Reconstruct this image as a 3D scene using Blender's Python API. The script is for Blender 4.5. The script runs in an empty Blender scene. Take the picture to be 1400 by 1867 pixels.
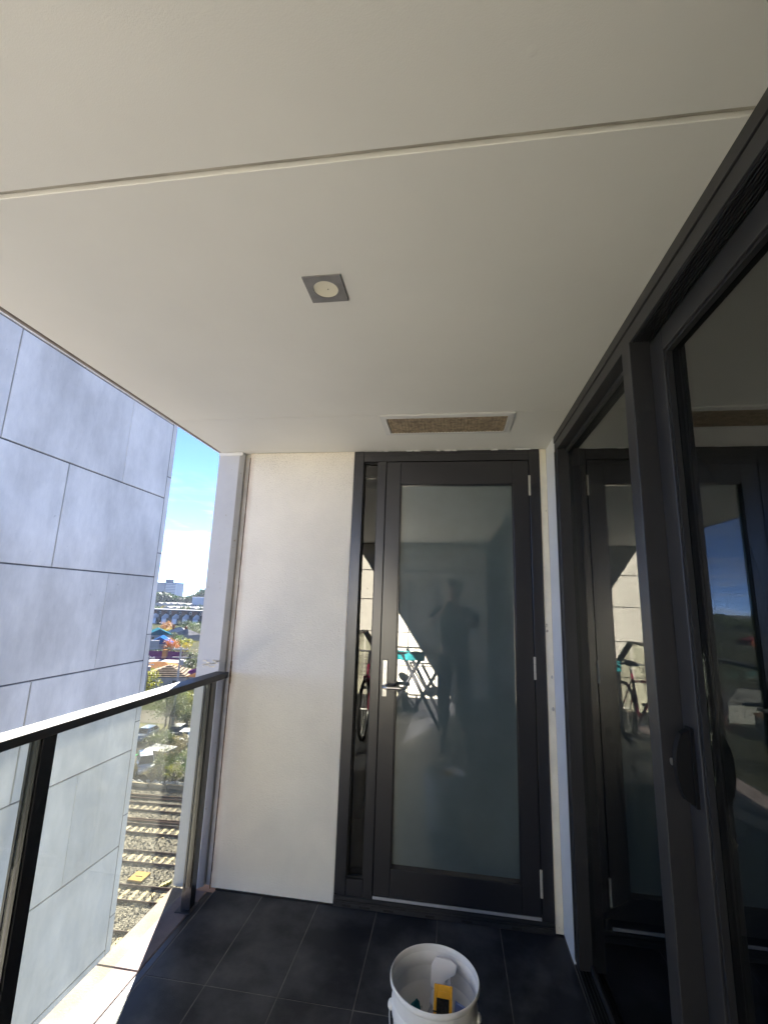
import bpy, bmesh, math, random
from mathutils import Vector, Matrix
R = math.radians
random.seed(7)
S = bpy.context.scene
C = S.collection

# ------------------------------------------------------------------ camera, world, sun, exposure
cam_d = bpy.data.cameras.new('camera')
cam = bpy.data.objects.new('camera', cam_d)
C.objects.link(cam)
YAW, PITCH, ROLL, HC = .1502, .1956, .0340, 1.5414
f = Vector((-math.sin(YAW)*math.cos(PITCH), math.cos(YAW)*math.cos(PITCH), math.sin(PITCH)))
r0 = Vector((math.cos(YAW), math.sin(YAW), 0))
u0 = r0.cross(f)
r = r0*math.cos(ROLL) + u0*math.sin(ROLL)
u = -r0*math.sin(ROLL) + u0*math.cos(ROLL)
m3 = Matrix((r, u, -f)).transposed()
cam.matrix_world = Matrix.Translation((0, 0, HC)) @ m3.to_4x4()
cam_d.sensor_fit = 'VERTICAL'
cam_d.sensor_height = 36
cam_d.lens = 826.67/1867*36
cam_d.clip_start = .02
cam_d.clip_end = 20000
S.camera = cam

SUN_AZ, SUN_EL = R(19.4), R(26.5)          # azimuth to the left of +Y
sun_dir = Vector((-math.sin(SUN_AZ)*math.cos(SUN_EL), math.cos(SUN_AZ)*math.cos(SUN_EL), math.sin(SUN_EL)))
world = bpy.data.worlds.new('World')
S.world = world
world.use_nodes = True
wn, wl = world.node_tree.nodes, world.node_tree.links
wn.clear()
sky = wn.new('ShaderNodeTexSky')
sky.sky_type = 'NISHITA'
sky.sun_disc = False
sky.sun_elevation = SUN_EL
sky.sun_rotation = -SUN_AZ
sky.altitude = 30
sky.air_density = .12
sky.dust_density = 0
sky.ozone_density = 3.5
bg = wn.new('ShaderNodeBackground')
bg.inputs['Strength'].default_value = .105
wo = wn.new('ShaderNodeOutputWorld')
tc = wn.new('ShaderNodeTexCoord')
sep = wn.new('ShaderNodeSeparateXYZ')
wl.new(tc.outputs['Generated'], sep.inputs[0])
mp = wn.new('ShaderNodeMapping')
mp.inputs['Scale'].default_value = (3.0, 3.0, 17.0)
mp.inputs['Rotation'].default_value = (R(3), R(7), R(20))
wl.new(tc.outputs['Generated'], mp.inputs[0])
cn = wn.new('ShaderNodeTexNoise')
cn.inputs['Scale'].default_value = 2.3
cn.inputs['Detail'].default_value = 7
cn.inputs['Roughness'].default_value = .58
cn.inputs['Distortion'].default_value = .8
wl.new(mp.outputs[0], cn.inputs['Vector'])
cr = wn.new('ShaderNodeMapRange')
cr.inputs[1].default_value = .49
cr.inputs[2].default_value = .80
cr.inputs[3].default_value = 0
cr.inputs[4].default_value = .7
wl.new(cn.outputs['Fac'], cr.inputs[0])
hz = wn.new('ShaderNodeMapRange')           # wisps low in the sky, clear above
hz.inputs[1].default_value = .30
hz.inputs[2].default_value = .05
wl.new(sep.outputs['Z'], hz.inputs[0])
mu = wn.new('ShaderNodeMath')
mu.operation = 'MULTIPLY'
wl.new(cr.outputs[0], mu.inputs[0])
wl.new(hz.outputs[0], mu.inputs[1])
bw = wn.new('ShaderNodeRGBToBW')
wl.new(sky.outputs[0], bw.inputs[0])
cb = wn.new('ShaderNodeMath')
cb.operation = 'MULTIPLY'
cb.inputs[1].default_value = 1.9
wl.new(bw.outputs[0], cb.inputs[0])
mx = wn.new('ShaderNodeMix')
mx.data_type = 'RGBA'
wl.new(mu.outputs[0], mx.inputs[0])
wl.new(sky.outputs[0], mx.inputs[6])
wl.new(cb.outputs[0], mx.inputs[7])
wl.new(mx.outputs[2], bg.inputs['Color'])
wl.new(bg.outputs[0], wo.inputs[0])

sl = bpy.data.lights.new('sun', 'SUN')
sl.energy = 5
sl.angle = R(.53)
sl.color = (1, .95, .885)
so = bpy.data.objects.new('sun', sl)
C.objects.link(so)
so.rotation_euler = sun_dir.to_track_quat('Z', 'Y').to_euler()

S.view_settings.view_transform = 'Standard'
S.view_settings.look = 'None'
S.view_settings.exposure = 3.6
S.view_settings.gamma = 1
S.view_settings.use_curve_mapping = False
S.render.engine = 'CYCLES'
S.cycles.use_denoising = True
S.cycles.max_bounces = 10
S.cycles.diffuse_bounces = 5
S.cycles.glossy_bounces = 6
S.cycles.transparent_max_bounces = 24
S.cycles.caustics_reflective = False
S.cycles.caustics_refractive = False
S.cycles.sample_clamp_indirect = 8

# ------------------------------------------------------------------ helpers
class B:
    """a bmesh collecting shapes"""
    def __init__(s):
        s.bm = bmesh.new()

    def box(s, x0, x1, y0, y1, z0, z1, bev=0):
        bm = bmesh.new()
        vs = [bm.verts.new(p) for p in ((x0, y0, z0), (x1, y0, z0), (x1, y1, z0), (x0, y1, z0), (x0, y0, z1), (x1, y0, z1), (x1, y1, z1), (x0, y1, z1))]
        for q in ((0, 3, 2, 1), (4, 5, 6, 7), (0, 1, 5, 4), (1, 2, 6, 5), (2, 3, 7, 6), (3, 0, 4, 7)):
            bm.faces.new([vs[i] for i in q])
        if bev:
            bmesh.ops.bevel(bm, geom=list(bm.edges), offset=bev, segments=1, affect='EDGES', profile=.5)
        s.merge(bm)
        return s

    def merge(s, bm, mat=None):
        if mat is not None:
            bm.transform(mat)
        me = bpy.data.meshes.new('t')
        bm.to_mesh(me)
        bm.free()
        s.bm.from_mesh(me)
        bpy.data.meshes.remove(me)

    def poly(s, pts):
        vs = [s.bm.verts.new(p) for p in pts]
        s.bm.faces.new(vs)
        return s

    def prism(s, prof, axis, a, b):
        """extrude a 2-D outline along an axis from a to b"""
        def P(p, t):
            return {'X': (t, p[0], p[1]), 'Y': (p[0], t, p[1]), 'Z': (p[0], p[1], t)}[axis]
        v0 = [s.bm.verts.new(P(p, a)) for p in prof]
        v1 = [s.bm.verts.new(P(p, b)) for p in prof]
        n = len(prof)
        fs = [s.bm.faces.new(v0[::-1]), s.bm.faces.new(v1)]
        for i in range(n):
            fs.append(s.bm.faces.new((v0[i], v0[(i+1) % n], v1[(i+1) % n], v1[i])))
        return s

    def tube(s, pts, rad, seg=8, cap=True):
        pts = [Vector(p) for p in pts]
        rads = rad if isinstance(rad, (list, tuple)) else [rad]*len(pts)
        rings = []
        prev = None
        for i, p in enumerate(pts):
            d = (pts[min(i+1, len(pts)-1)] - pts[max(i-1, 0)]).normalized()
            if prev is None:
                a = d.orthogonal().normalized()
            else:
                a = (prev - d*prev.dot(d))
                a = a.normalized() if a.length > 1e-6 else d.orthogonal().normalized()
            prev = a
            b = d.cross(a)
            rings.append([s.bm.verts.new(p + (a*math.cos(2*math.pi*k/seg) + b*math.sin(2*math.pi*k/seg))*rads[i]) for k in range(seg)])
        for i in range(len(rings)-1):
            for k in range(seg):
                s.bm.faces.new((rings[i][k], rings[i][(k+1) % seg], rings[i+1][(k+1) % seg], rings[i+1][k]))
        if cap:
            s.bm.faces.new(rings[0][::-1])
            s.bm.faces.new(rings[-1])
        return s

    def lathe(s, prof, c, seg=48):
        """(radius, z) outline turned about the vertical through c"""
        rings = [[s.bm.verts.new((c[0]+q*math.cos(2*math.pi*k/seg), c[1]+q*math.sin(2*math.pi*k/seg), c[2]+z)) for k in range(seg)] for q, z in prof]
        for i in range(len(rings)-1):
            for k in range(seg):
                s.bm.faces.new((rings[i][k], rings[i][(k+1) % seg], rings[i+1][(k+1) % seg], rings[i+1][k]))
        return s

    def ball(s, c, rx, ry, rz, seg=12):
        bm = bmesh.new()
        bmesh.ops.create_uvsphere(bm, u_segments=seg, v_segments=seg//2+2, radius=1)
        s.merge(bm, Matrix.Translation(c) @ Matrix.Diagonal((rx, ry, rz, 1)))
        return s

    def torus(s, c, R_, r_, axis='X', seg=28, rs=8):
        vs = []
        for i in range(seg):
            a = 2*math.pi*i/seg
            ring = []
            for j in range(rs):
                b = 2*math.pi*j/rs
                q = R_ + r_*math.cos(b)
                h = r_*math.sin(b)
                p = {'X': (h, q*math.cos(a), q*math.sin(a)), 'Z': (q*math.cos(a), q*math.sin(a), h), 'Y': (q*math.cos(a), h, q*math.sin(a))}[axis]
                ring.append(s.bm.verts.new(Vector(c)+Vector(p)))
            vs.append(ring)
        for i in range(seg):
            for j in range(rs):
                s.bm.faces.new((vs[i][j], vs[(i+1) % seg][j], vs[(i+1) % seg][(j+1) % rs], vs[i][(j+1) % rs]))
        return s

    def mesh(s, name, smooth=False):
        bmesh.ops.recalc_face_normals(s.bm, faces=s.bm.faces)
        me = bpy.data.meshes.new(name)
        s.bm.to_mesh(me)
        s.bm.free()
        if smooth:
            for p in me.polygons:
                p.use_smooth = True
        return me


ROOT = {}
def put(name, b, m, parent=None, smooth=False):
    me = b.mesh(name, smooth) if isinstance(b, B) else b
    if m is not None and not me.materials:
        me.materials.append(m)
    o = bpy.data.objects.new(name, me)
    C.objects.link(o)
    if parent is not None:
        o.parent = parent
        loc = ROOT.get(parent.name)
        if loc is not None:
            o.matrix_parent_inverse = Matrix.Translation(-loc)
    return o


def tag(o, label=None, cat=None, group=None, kind=None):
    if label:
        o['label'] = label
    if cat:
        o['category'] = cat
    if group:
        o['group'] = group
    if kind:
        o['kind'] = kind
    return o


def thing(name, label, cat, loc=(0, 0, 0), group=None, kind=None):
    o = bpy.data.objects.new(name, None)
    C.objects.link(o)
    o.empty_display_size = .1
    o.location = loc
    ROOT[o.name] = Vector(loc)
    return tag(o, label, cat, group, kind)


def copy_tree(o, parent=None):
    c = o.copy()
    C.objects.link(c)
    if parent is not None:
        c.parent = parent
    for ch in list(o.children):
        copy_tree(ch, c)
    return c


def lin(h):
    return tuple(((v/255)/12.92 if v/255 <= .04045 else ((v/255+.055)/1.055)**2.4) for v in h)


def nd(nt, typ, **kw):
    n = nt.nodes.new(typ)
    for k, v in kw.items():
        setattr(n, k, v)
    return n


def material(name, col, rough=.6, metal=0, var=0, vscale=6, bump=0, bscale=200, spec=.5, stretch=None, col2=None, coat=0, speck=None, lo=.35, hi=.7):
    """principled colour with a mottled second tone and fine relief"""
    m = bpy.data.materials.new(name)
    m.use_nodes = True
    nt = m.node_tree
    p = nt.nodes['Principled BSDF']
    p.inputs['Roughness'].default_value = rough
    p.inputs['Metallic'].default_value = metal
    p.inputs['Specular IOR Level'].default_value = spec
    p.inputs['Coat Weight'].default_value = coat
    p.inputs['Coat Roughness'].default_value = .014
    p.inputs['Coat IOR'].default_value = 2.0 if name == 'frosted_glass' else 1.5
    p.inputs['Base Color'].default_value = (*col, 1)
    if var or bump or speck:
        tcn = nd(nt, 'ShaderNodeTexCoord')
        mpn = nd(nt, 'ShaderNodeMapping')
        if stretch:
            mpn.inputs['Scale'].default_value = stretch
        nt.links.new(tcn.outputs['Object'], mpn.inputs[0])
    last = None
    if var:
        n = nd(nt, 'ShaderNodeTexNoise')
        n.inputs['Scale'].default_value = vscale
        n.inputs['Detail'].default_value = 6
        n.inputs['Roughness'].default_value = .6
        nt.links.new(mpn.outputs[0], n.inputs['Vector'])
        rg = nd(nt, 'ShaderNodeMapRange')
        rg.inputs[1].default_value = lo
        rg.inputs[2].default_value = hi
        nt.links.new(n.outputs['Fac'], rg.inputs[0])
        mxn = nd(nt, 'ShaderNodeMix', data_type='RGBA')
        c2 = col2 if col2 else tuple(min(1, v*(1+var)) for v in col)
        c1 = col if col2 else tuple(v*(1-var) for v in col)
        mxn.inputs[6].default_value = (*c1, 1)
        mxn.inputs[7].default_value = (*c2, 1)
        nt.links.new(rg.outputs[0], mxn.inputs[0])
        nt.links.new(mxn.outputs[2], p.inputs['Base Color'])
        last = mxn
        if rough > .1:
            rr = nd(nt, 'ShaderNodeMapRange')
            rr.inputs[3].default_value = rough*.85
            rr.inputs[4].default_value = min(1, rough*1.2)
            nt.links.new(n.outputs['Fac'], rr.inputs[0])
            nt.links.new(rr.outputs[0], p.inputs['Roughness'])
    if speck:
        sc, thr, scol = speck
        n3 = nd(nt, 'ShaderNodeTexNoise')
        n3.inputs['Scale'].default_value = sc
        n3.inputs['Detail'].default_value = 2
        nt.links.new(mpn.outputs[0], n3.inputs['Vector'])
        rg3 = nd(nt, 'ShaderNodeMapRange')
        rg3.inputs[1].default_value = thr
        rg3.inputs[2].default_value = thr+.06
        nt.links.new(n3.outputs['Fac'], rg3.inputs[0])
        mx3 = nd(nt, 'ShaderNodeMix', data_type='RGBA')
        if last:
            nt.links.new(last.outputs[2], mx3.inputs[6])
        else:
            mx3.inputs[6].default_value = (*col, 1)
        mx3.inputs[7].default_value = (*scol, 1)
        nt.links.new(rg3.outputs[0], mx3.inputs[0])
        nt.links.new(mx3.outputs[2], p.inputs['Base Color'])
    if bump:
        n2 = nd(nt, 'ShaderNodeTexNoise')
        n2.inputs['Scale'].default_value = bscale
        n2.inputs['Detail'].default_value = 4
        nt.links.new(mpn.outputs[0], n2.inputs['Vector'])
        bp = nd(nt, 'ShaderNodeBump')
        bp.inputs['Strength'].default_value = bump
        bp.inputs['Distance'].default_value = .004
        nt.links.new(n2.outputs['Fac'], bp.inputs['Height'])
        nt.links.new(bp.outputs[0], p.inputs['Normal'])
    return m


def glass(name, tint=(1, 1, 1), dust=0, ior=1.5, rough=0.0):
    """architectural pane: fresnel reflection over a straight view through, with a film of dust"""
    m = bpy.data.materials.new(name)
    m.use_nodes = True
    nt = m.node_tree
    nt.nodes.clear()
    out = nd(nt, 'ShaderNodeOutputMaterial')
    tr = nd(nt, 'ShaderNodeBsdfTransparent')
    tr.inputs[0].default_value = (*tint, 1)
    gl = nd(nt, 'ShaderNodeBsdfGlossy')
    gl.inputs['Roughness'].default_value = rough
    lw_ = nd(nt, 'ShaderNodeLayerWeight')
    lw_.inputs['Blend'].default_value = .5
    pw = nd(nt, 'ShaderNodeMath', operation='POWER')
    pw.inputs[1].default_value = 5
    nt.links.new(lw_.outputs['Facing'], pw.inputs[0])
    r0_ = ((ior-1)/(ior+1))**2
    fr = nd(nt, 'ShaderNodeMath', operation='MULTIPLY_ADD')
    fr.inputs[1].default_value = 1-r0_
    fr.inputs[2].default_value = r0_
    nt.links.new(pw.outputs[0], fr.inputs[0])
    mxs = nd(nt, 'ShaderNodeMixShader')
    nt.links.new(fr.outputs[0], mxs.inputs[0])
    nt.links.new(tr.outputs[0], mxs.inputs[1])
    nt.links.new(gl.outputs[0], mxs.inputs[2])
    last = mxs
    if dust:
        tcn = nd(nt, 'ShaderNodeTexCoord')
        n = nd(nt, 'ShaderNodeTexNoise')
        n.inputs['Scale'].default_value = 14
        n.inputs['Detail'].default_value = 9
        n.inputs['Roughness'].default_value = .75
        nt.links.new(tcn.outputs['Object'], n.inputs['Vector'])
        rg = nd(nt, 'ShaderNodeMapRange')
        rg.inputs[1].default_value = .3
        rg.inputs[2].default_value = .75
        rg.inputs[3].default_value = dust*.45
        rg.inputs[4].default_value = dust*1.7
        nt.links.new(n.outputs['Fac'], rg.inputs[0])
        df = nd(nt, 'ShaderNodeBsdfTranslucent')
        df.inputs[0].default_value = (.8, .8, .72, 1)
        d2 = nd(nt, 'ShaderNodeBsdfDiffuse')
        d2.inputs[0].default_value = (.6, .62, .6, 1)
        md = nd(nt, 'ShaderNodeMixShader')
        md.inputs[0].default_value = .5
        nt.links.new(df.outputs[0], md.inputs[1])
        nt.links.new(d2.outputs[0], md.inputs[2])
        m2 = nd(nt, 'ShaderNodeMixShader')
        nt.links.new(rg.outputs[0], m2.inputs[0])
        nt.links.new(mxs.outputs[0], m2.inputs[1])
        nt.links.new(md.outputs[0], m2.inputs[2])
        last = m2
    nt.links.new(last.outputs[0], out.inputs[0])
    return m


def leaf_material(name, a, b, tr=.35):
    m = bpy.data.materials.new(name)
    m.use_nodes = True
    nt = m.node_tree
    p = nt.nodes['Principled BSDF']
    out = nt.nodes['Material Output']
    p.inputs['Roughness'].default_value = .55
    p.inputs['Specular IOR Level'].default_value = .12
    g = nd(nt, 'ShaderNodeNewGeometry')
    cr_ = nd(nt, 'ShaderNodeMix', data_type='RGBA')
    cr_.inputs[6].default_value = (*a, 1)
    cr_.inputs[7].default_value = (*b, 1)
    nt.links.new(g.outputs['Random Per Island'], cr_.inputs[0])
    nt.links.new(cr_.outputs[2], p.inputs['Base Color'])
    t = nd(nt, 'ShaderNodeBsdfTranslucent')
    nt.links.new(cr_.outputs[2], t.inputs[0])
    mxs = nd(nt, 'ShaderNodeMixShader')
    mxs.inputs[0].default_value = tr
    nt.links.new(p.outputs[0], mxs.inputs[1])
    nt.links.new(t.outputs[0], mxs.inputs[2])
    nt.links.new(mxs.outputs[0], out.inputs[0])
    return m


M = {}
M['ceiling'] = material('ceiling_paint', (.695, .69, .668), .6, var=.04, vscale=1.3, bump=.12, bscale=420)
M['pilaster'] = material('pilaster_paint', (.56, .56, .565), .6, var=.05, vscale=5, bump=.3, bscale=150, speck=(38, .70, (.4, .36, .3)))
M['jamb'] = material('cream_render', (.80, .745, .61), .7, var=.07, vscale=8, bump=.6, bscale=160, speck=(26, .71, (.3, .26, .2)))
M['white'] = material('white_panel', (.78, .78, .79), .45, var=.03, vscale=3)
M['charcoal'] = material('charcoal_aluminium', (.021, .021, .0245), .27, spec=.75)
M['charcoal_dull'] = material('charcoal_aluminium_weathered', (.027, .0265, .028), .4, var=.12, vscale=4)
M['rubber'] = material('black_rubber', (.012, .012, .013), .6)
M['black_plastic'] = material('black_plastic', (.007, .007, .0075), .5, spec=.25)
M['steel'] = material('satin_steel', (.55, .54, .52), .3, metal=1, var=.1, vscale=40)
M['alu'] = material('bare_aluminium', (.52, .53, .56), .45, metal=.6, var=.12, vscale=30)
M['hinge'] = material('cream_hinge', (.46, .425, .35), .45)
M['tile'] = material('charcoal_porcelain', (.015, .017, .0245), .5, spec=.35, var=.4, vscale=3.0, lo=.43, hi=.66, bump=.25, bscale=260, col2=(.080, .083, .092), speck=(320, .74, (.09, .09, .09)))
M['grout'] = material('grout', (.15, .147, .143), .9, var=.3, vscale=14)
M['ledge'] = material('weathered_ledge', (.225, .19, .178), .95, spec=0, var=.2, vscale=6, bump=.4, bscale=120, speck=(60, .72, (.11, .1, .09)))
M['trim_brown'] = material('soffit_edge_trim', (.21, .175, .15), .6, var=.2, vscale=10)
M['concrete'] = material('precast_concrete', (.58, .55, .50), .75, var=.15, vscale=1.1, bump=.35, bscale=60, stretch=(1, 1, .8), col2=(.75, .715, .66), speck=(13, .74, (.44, .415, .375)))
nt = M['concrete'].node_tree
pb_ = nt.nodes['Principled BSDF']
sk_ = pb_.inputs['Base Color'].links[0].from_socket
oi = nd(nt, 'ShaderNodeObjectInfo')
rr_ = nd(nt, 'ShaderNodeMapRange')
rr_.inputs[3].default_value = .90
rr_.inputs[4].default_value = 1.07
nt.links.new(oi.outputs['Random'], rr_.inputs[0])
tcc = nd(nt, 'ShaderNodeTexCoord')
mpc = nd(nt, 'ShaderNodeMapping')
mpc.inputs['Scale'].default_value = (.5, 1.5, .5)
nt.links.new(tcc.outputs['Object'], mpc.inputs[0])
nzc = nd(nt, 'ShaderNodeTexNoise')
nzc.inputs['Scale'].default_value = 1.1
nzc.inputs['Detail'].default_value = 8
nzc.inputs['Roughness'].default_value = .7
nt.links.new(mpc.outputs[0], nzc.inputs['Vector'])
rc_ = nd(nt, 'ShaderNodeMapRange')
rc_.inputs[1].default_value = .38
rc_.inputs[2].default_value = .62
rc_.inputs[3].default_value = .88
rc_.inputs[4].default_value = 1.08
nt.links.new(nzc.outputs['Fac'], rc_.inputs[0])
mm_ = nd(nt, 'ShaderNodeMath', operation='MULTIPLY')
nt.links.new(rr_.outputs[0], mm_.inputs[0])
nt.links.new(rc_.outputs[0], mm_.inputs[1])
vm_ = nd(nt, 'ShaderNodeVectorMath', operation='SCALE')
nt.links.new(sk_, vm_.inputs[0])
nt.links.new(mm_.outputs[0], vm_.inputs['Scale'])
nt.links.new(vm_.outputs[0], pb_.inputs['Base Color'])
M['joint'] = material('joint_sealant', (.17, .16, .155), .8, var=.2, vscale=6)
M['groove'] = material('dirty_groove', (.48, .45, .40), .9, var=.18, vscale=7)
M['rust'] = material('rust_stain', (.20, .12, .065), .9, var=.6, vscale=30)
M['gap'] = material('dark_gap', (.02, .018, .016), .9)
M['balustrade_glass'] = glass('balustrade_glass', (.945, .955, .885), dust=.036)
M['window_glass'] = glass('tinted_window_glass', (.44, .49, .48), ior=2.45)
M['sidelight_glass'] = glass('dark_sidelight_glass', (.25, .27, .27), ior=1.8)
M['grille'] = material('vent_grille_dusty', (.30, .235, .165), .8, var=.35, vscale=40)
M['grey_plate'] = material('grey_fitting', (.20, .195, .20), .55, var=.15, vscale=20)
M['lens'] = material('lamp_lens', (.72, .68, .55), .35)
M['bucket'] = material('white_bucket_plastic', (.87, .87, .87), .33, var=.06, vscale=9, speck=(30, .74, (.45, .43, .4)))
M['bottle'] = glass('spray_bottle_plastic', (.86, .88, .95), dust=.10)
M['trigger'] = material('white_trigger_plastic', (.74, .74, .78), .4)
M['yellow'] = material('yellow_plastic', (.80, .40, .012), .4, var=.12, vscale=30)
M['pad'] = material('dark_scrub_pad', (.035, .033, .03), .95, var=.6, vscale=120, bump=1, bscale=400)
M['teal'] = material('teal_cloth', (.012, .16, .19), .9, var=.4, vscale=30)
M['blue_soft'] = material('pale_blue_plastic', (.16, .24, .52), .5)

# rendered end wall: cream, sooty specks gathering at the head, rust along the left edge
def end_wall_material():
    m = material('rendered_wall', (.86, .80, .69), .7, var=.06, vscale=2.2, bump=.5, bscale=170)
    nt = m.node_tree
    p = nt.nodes['Principled BSDF']
    src = p.inputs['Base Color'].links[0].from_socket
    t = nd(nt, 'ShaderNodeTexCoord')
    sp = nd(nt, 'ShaderNodeSeparateXYZ')
    nt.links.new(t.outputs['Object'], sp.inputs[0])
    # specks
    n = nd(nt, 'ShaderNodeTexNoise')
    n.inputs['Scale'].default_value = 190
    n.inputs['Detail'].default_value = 3
    nt.links.new(t.outputs['Object'], n.inputs['Vector'])
    n2 = nd(nt, 'ShaderNodeTexNoise')
    n2.inputs['Scale'].default_value = 5
    nt.links.new(t.outputs['Object'], n2.inputs['Vector'])
    zr = nd(nt, 'ShaderNodeMapRange')
    zr.inputs[1].default_value = 1.7
    zr.inputs[2].default_value = 2.45
    zr.inputs[3].default_value = -.16
    zr.inputs[4].default_value = .07
    nt.links.new(sp.outputs['Z'], zr.inputs[0])
    a = nd(nt, 'ShaderNodeMath', operation='ADD')
    nt.links.new(n.outputs['Fac'], a.inputs[0])
    nt.links.new(zr.outputs[0], a.inputs[1])
    a2 = nd(nt, 'ShaderNodeMath', operation='MULTIPLY_ADD')
    a2.inputs[1].default_value = .22
    nt.links.new(n2.outputs['Fac'], a2.inputs[0])
    nt.links.new(a.outputs[0], a2.inputs[2])
    rg = nd(nt, 'ShaderNodeMapRange')
    rg.inputs[1].default_value = .72
    rg.inputs[2].default_value = .80
    rg.inputs[4].default_value = .4
    nt.links.new(a2.outputs[0], rg.inputs[0])
    mx1 = nd(nt, 'ShaderNodeMix', data_type='RGBA')
    nt.links.new(rg.outputs[0], mx1.inputs[0])
    nt.links.new(src, mx1.inputs[6])
    mx1.inputs[7].default_value = (.27, .23, .17, 1)
    # rust run down the left edge
    xr = nd(nt, 'ShaderNodeMapRange')
    xr.inputs[1].default_value = -1.272
    xr.inputs[2].default_value = -1.235
    xr.inputs[3].default_value = .75
    xr.inputs[4].default_value = 0
    nt.links.new(sp.outputs['X'], xr.inputs[0])
    n3 = nd(nt, 'ShaderNodeTexNoise')
    n3.inputs['Scale'].default_value = 9
    n3.inputs['Detail'].default_value = 5
    nt.links.new(t.outputs['Object'], n3.inputs['Vector'])
    mm = nd(nt, 'ShaderNodeMath', operation='MULTIPLY')
    nt.links.new(xr.outputs[0], mm.inputs[0])
    nt.links.new(n3.outputs['Fac'], mm.inputs[1])
    mx2 = nd(nt, 'ShaderNodeMix', data_type='RGBA')
    nt.links.new(mm.outputs[0], mx2.inputs[0])
    nt.links.new(mx1.outputs[2], mx2.inputs[6])
    mx2.inputs[7].default_value = (.36, .2, .09, 1)
    nt.links.new(mx2.outputs[2], p.inputs['Base Color'])
    return m
M['render'] = end_wall_material()

# satin-etched door glass: milky grey-green sheet with a glossy face
M['frosted'] = material('frosted_glass', (.098, .128, .131), .010, var=.10, vscale=3, spec=1.0, coat=1)

# ------------------------------------------------------------------ balcony shell
D, ZC, XL, XR, YB = 2.632, 2.45, -1.474, .5445, -1.75
G = -17.5

floor = tag(thing('balcony_floor', None, None, (0, 0, 0)), kind='structure')
put('screed', B().box(-1.245, XR+.05, YB, D-.02, -.05, -.0012), M['grout'], floor)
put('wall_sealant', B().box(-1.24, -.593, D-.007, D+.003, -.003, .005, .001), M['gap'], floor)
xs = [-1.240, -.975, -.67, -.365, -.06, .2425, .543]
ys = [2.626, 2.049, 1.449, .849, .249, -.351, -.951, -1.551, -1.745]
for i in range(len(xs)-1):
    for j in range(len(ys)-1):
        dz = random.uniform(-.0006, .0006)
        g = .0019
        put('tile', B().box(xs[i]+g, xs[i+1]-g, ys[j+1]+g, ys[j]-g, -.010, dz, .0012), M['tile'], floor)
put('slab', B().box(XL, 5.2, YB, 2.9, -.32, -.0505), M['ledge'], floor)
# outer ledge of the slab in two lengths with an open joint, then the angle that holds the tiles
put('ledge', B().box(XL, -1.279, 2.064, 2.604, -.05, -.001, .003), M['ledge'], floor)
put('ledge', B().box(XL, -1.279, .02, 2.060, -.05, -.0015, .003), M['ledge'], floor)
put('ledge', B().box(XL, -1.279, YB, .016, -.05, -.001, .003), M['ledge'], floor)
put('tile_angle', B().box(-1.273, -1.2435, YB, 2.60, -.045, .0005, .001), M['charcoal_dull'], floor)

ceil = tag(thing('ceiling', None, None, (0, 0, ZC)), kind='structure')
put('ceiling_panel', B().box(-1.466, XR+.03, YB, .755, ZC+.004, ZC+.02), M['ceiling'], ceil)
put('ceiling_panel', B().box(-1.466, XR+.03, .769, 2.0855, ZC, ZC+.016, .0015), M['ceiling'], ceil)
put('ceiling_panel', B().box(-1.466, XR+.03, 2.0875, D+.03, ZC, ZC+.016), M['ceiling'], ceil)
put('joint_backing', B().box(-1.466, XR+.03, .7552, .7688, ZC+.0135, ZC+.03), M['groove'], ceil)
put('upper_slab', B().box(-1.505, 5.2, YB, 2.9, ZC+.031, ZC+.3), M['concrete'], ceil)
put('edge_trim', B().prism([(-1.4665, ZC+.016), (-1.4665, ZC-.001), (-1.471, ZC-.004), (-1.506, ZC+.012), (-1.506, ZC+.03)], 'Y', YB, D+.02), M['trim_brown'], ceil)
put('edge_flashing', B().box(-1.512, -1.5065, YB, D+.2, ZC+.013, ZC+.3), M['white'], ceil)
for (x, y, s) in ((.13, .62, .013), (-.5, 1.62, .012), (-.75, 1.02, .010), (.35, 1.2, .012)):      # filled screw heads in the sheet
    b = B()
    b.lathe([(0, -.0004), (s*.6, -.0003), (s*1.0, .0004)], (x, y, ZC+(.004 if y < .755 else 0)), 16)
    put('filled_screw', b, M['ceiling'], ceil, True)

# end wall
ew = thing('end_wall', 'cream rendered end wall beside the charcoal framed door', 'wall', (-.93, D, 0))
put('render_panel', B().box(-1.272, -.5935, D, D+.2, .003, ZC-.001, .003), M['render'], ew)
put('pilaster', B().prism([(XL, 2.86), (XL, 2.606), (-1.336, 2.606), (-1.313, 2.632), (-1.313, 2.86)], 'Z', .004, ZC-.001), M['pilaster'], ew)
put('lower_pilaster', B().box(XL, -1.2, 2.606, 2.86, -17.5, -.33), M['pilaster'], ew)
put('groove', B().box(-1.3125, -1.2725, D+.02, D+.2, .002, ZC-.001), M['groove'], ew)
put('edge_cap', B().box(XL-.002, -1.315, 2.602, 2.607, ZC-.022, ZC-.002, .001), M['white'], ew)
put('jamb_strip', B().box(.5045, XR-.0015, D+.001, D+.2, .003, ZC-.001, .002), M['jamb'], ew)
b = B()                                                            # rusty sealant where the wall meets pilaster and handrail
for k in range(60):
    z = .02 + k*.0403
    w = random.uniform(.0012, .003) + (.006 if 1.06 < z < 1.15 else 0)
    b.box(-1.2755-w*.3, -1.2755+w, D-.003, D+.004, z-.022, z+.022)
put('sealant', b, M['rust'], ew)
b = B()
for k in range(26):                                                # rough patch where an old fixing was made good
    a, c = random.uniform(-1.438, -1.345), random.uniform(1.135, 1.175)
    s = random.uniform(.004, .012)
    b.box(a-s, a+s, 2.6035, 2.6075, c-s*.35, c+s*.35)
put('mortar_smear', b, M['jamb'], ew)
b = B()
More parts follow.
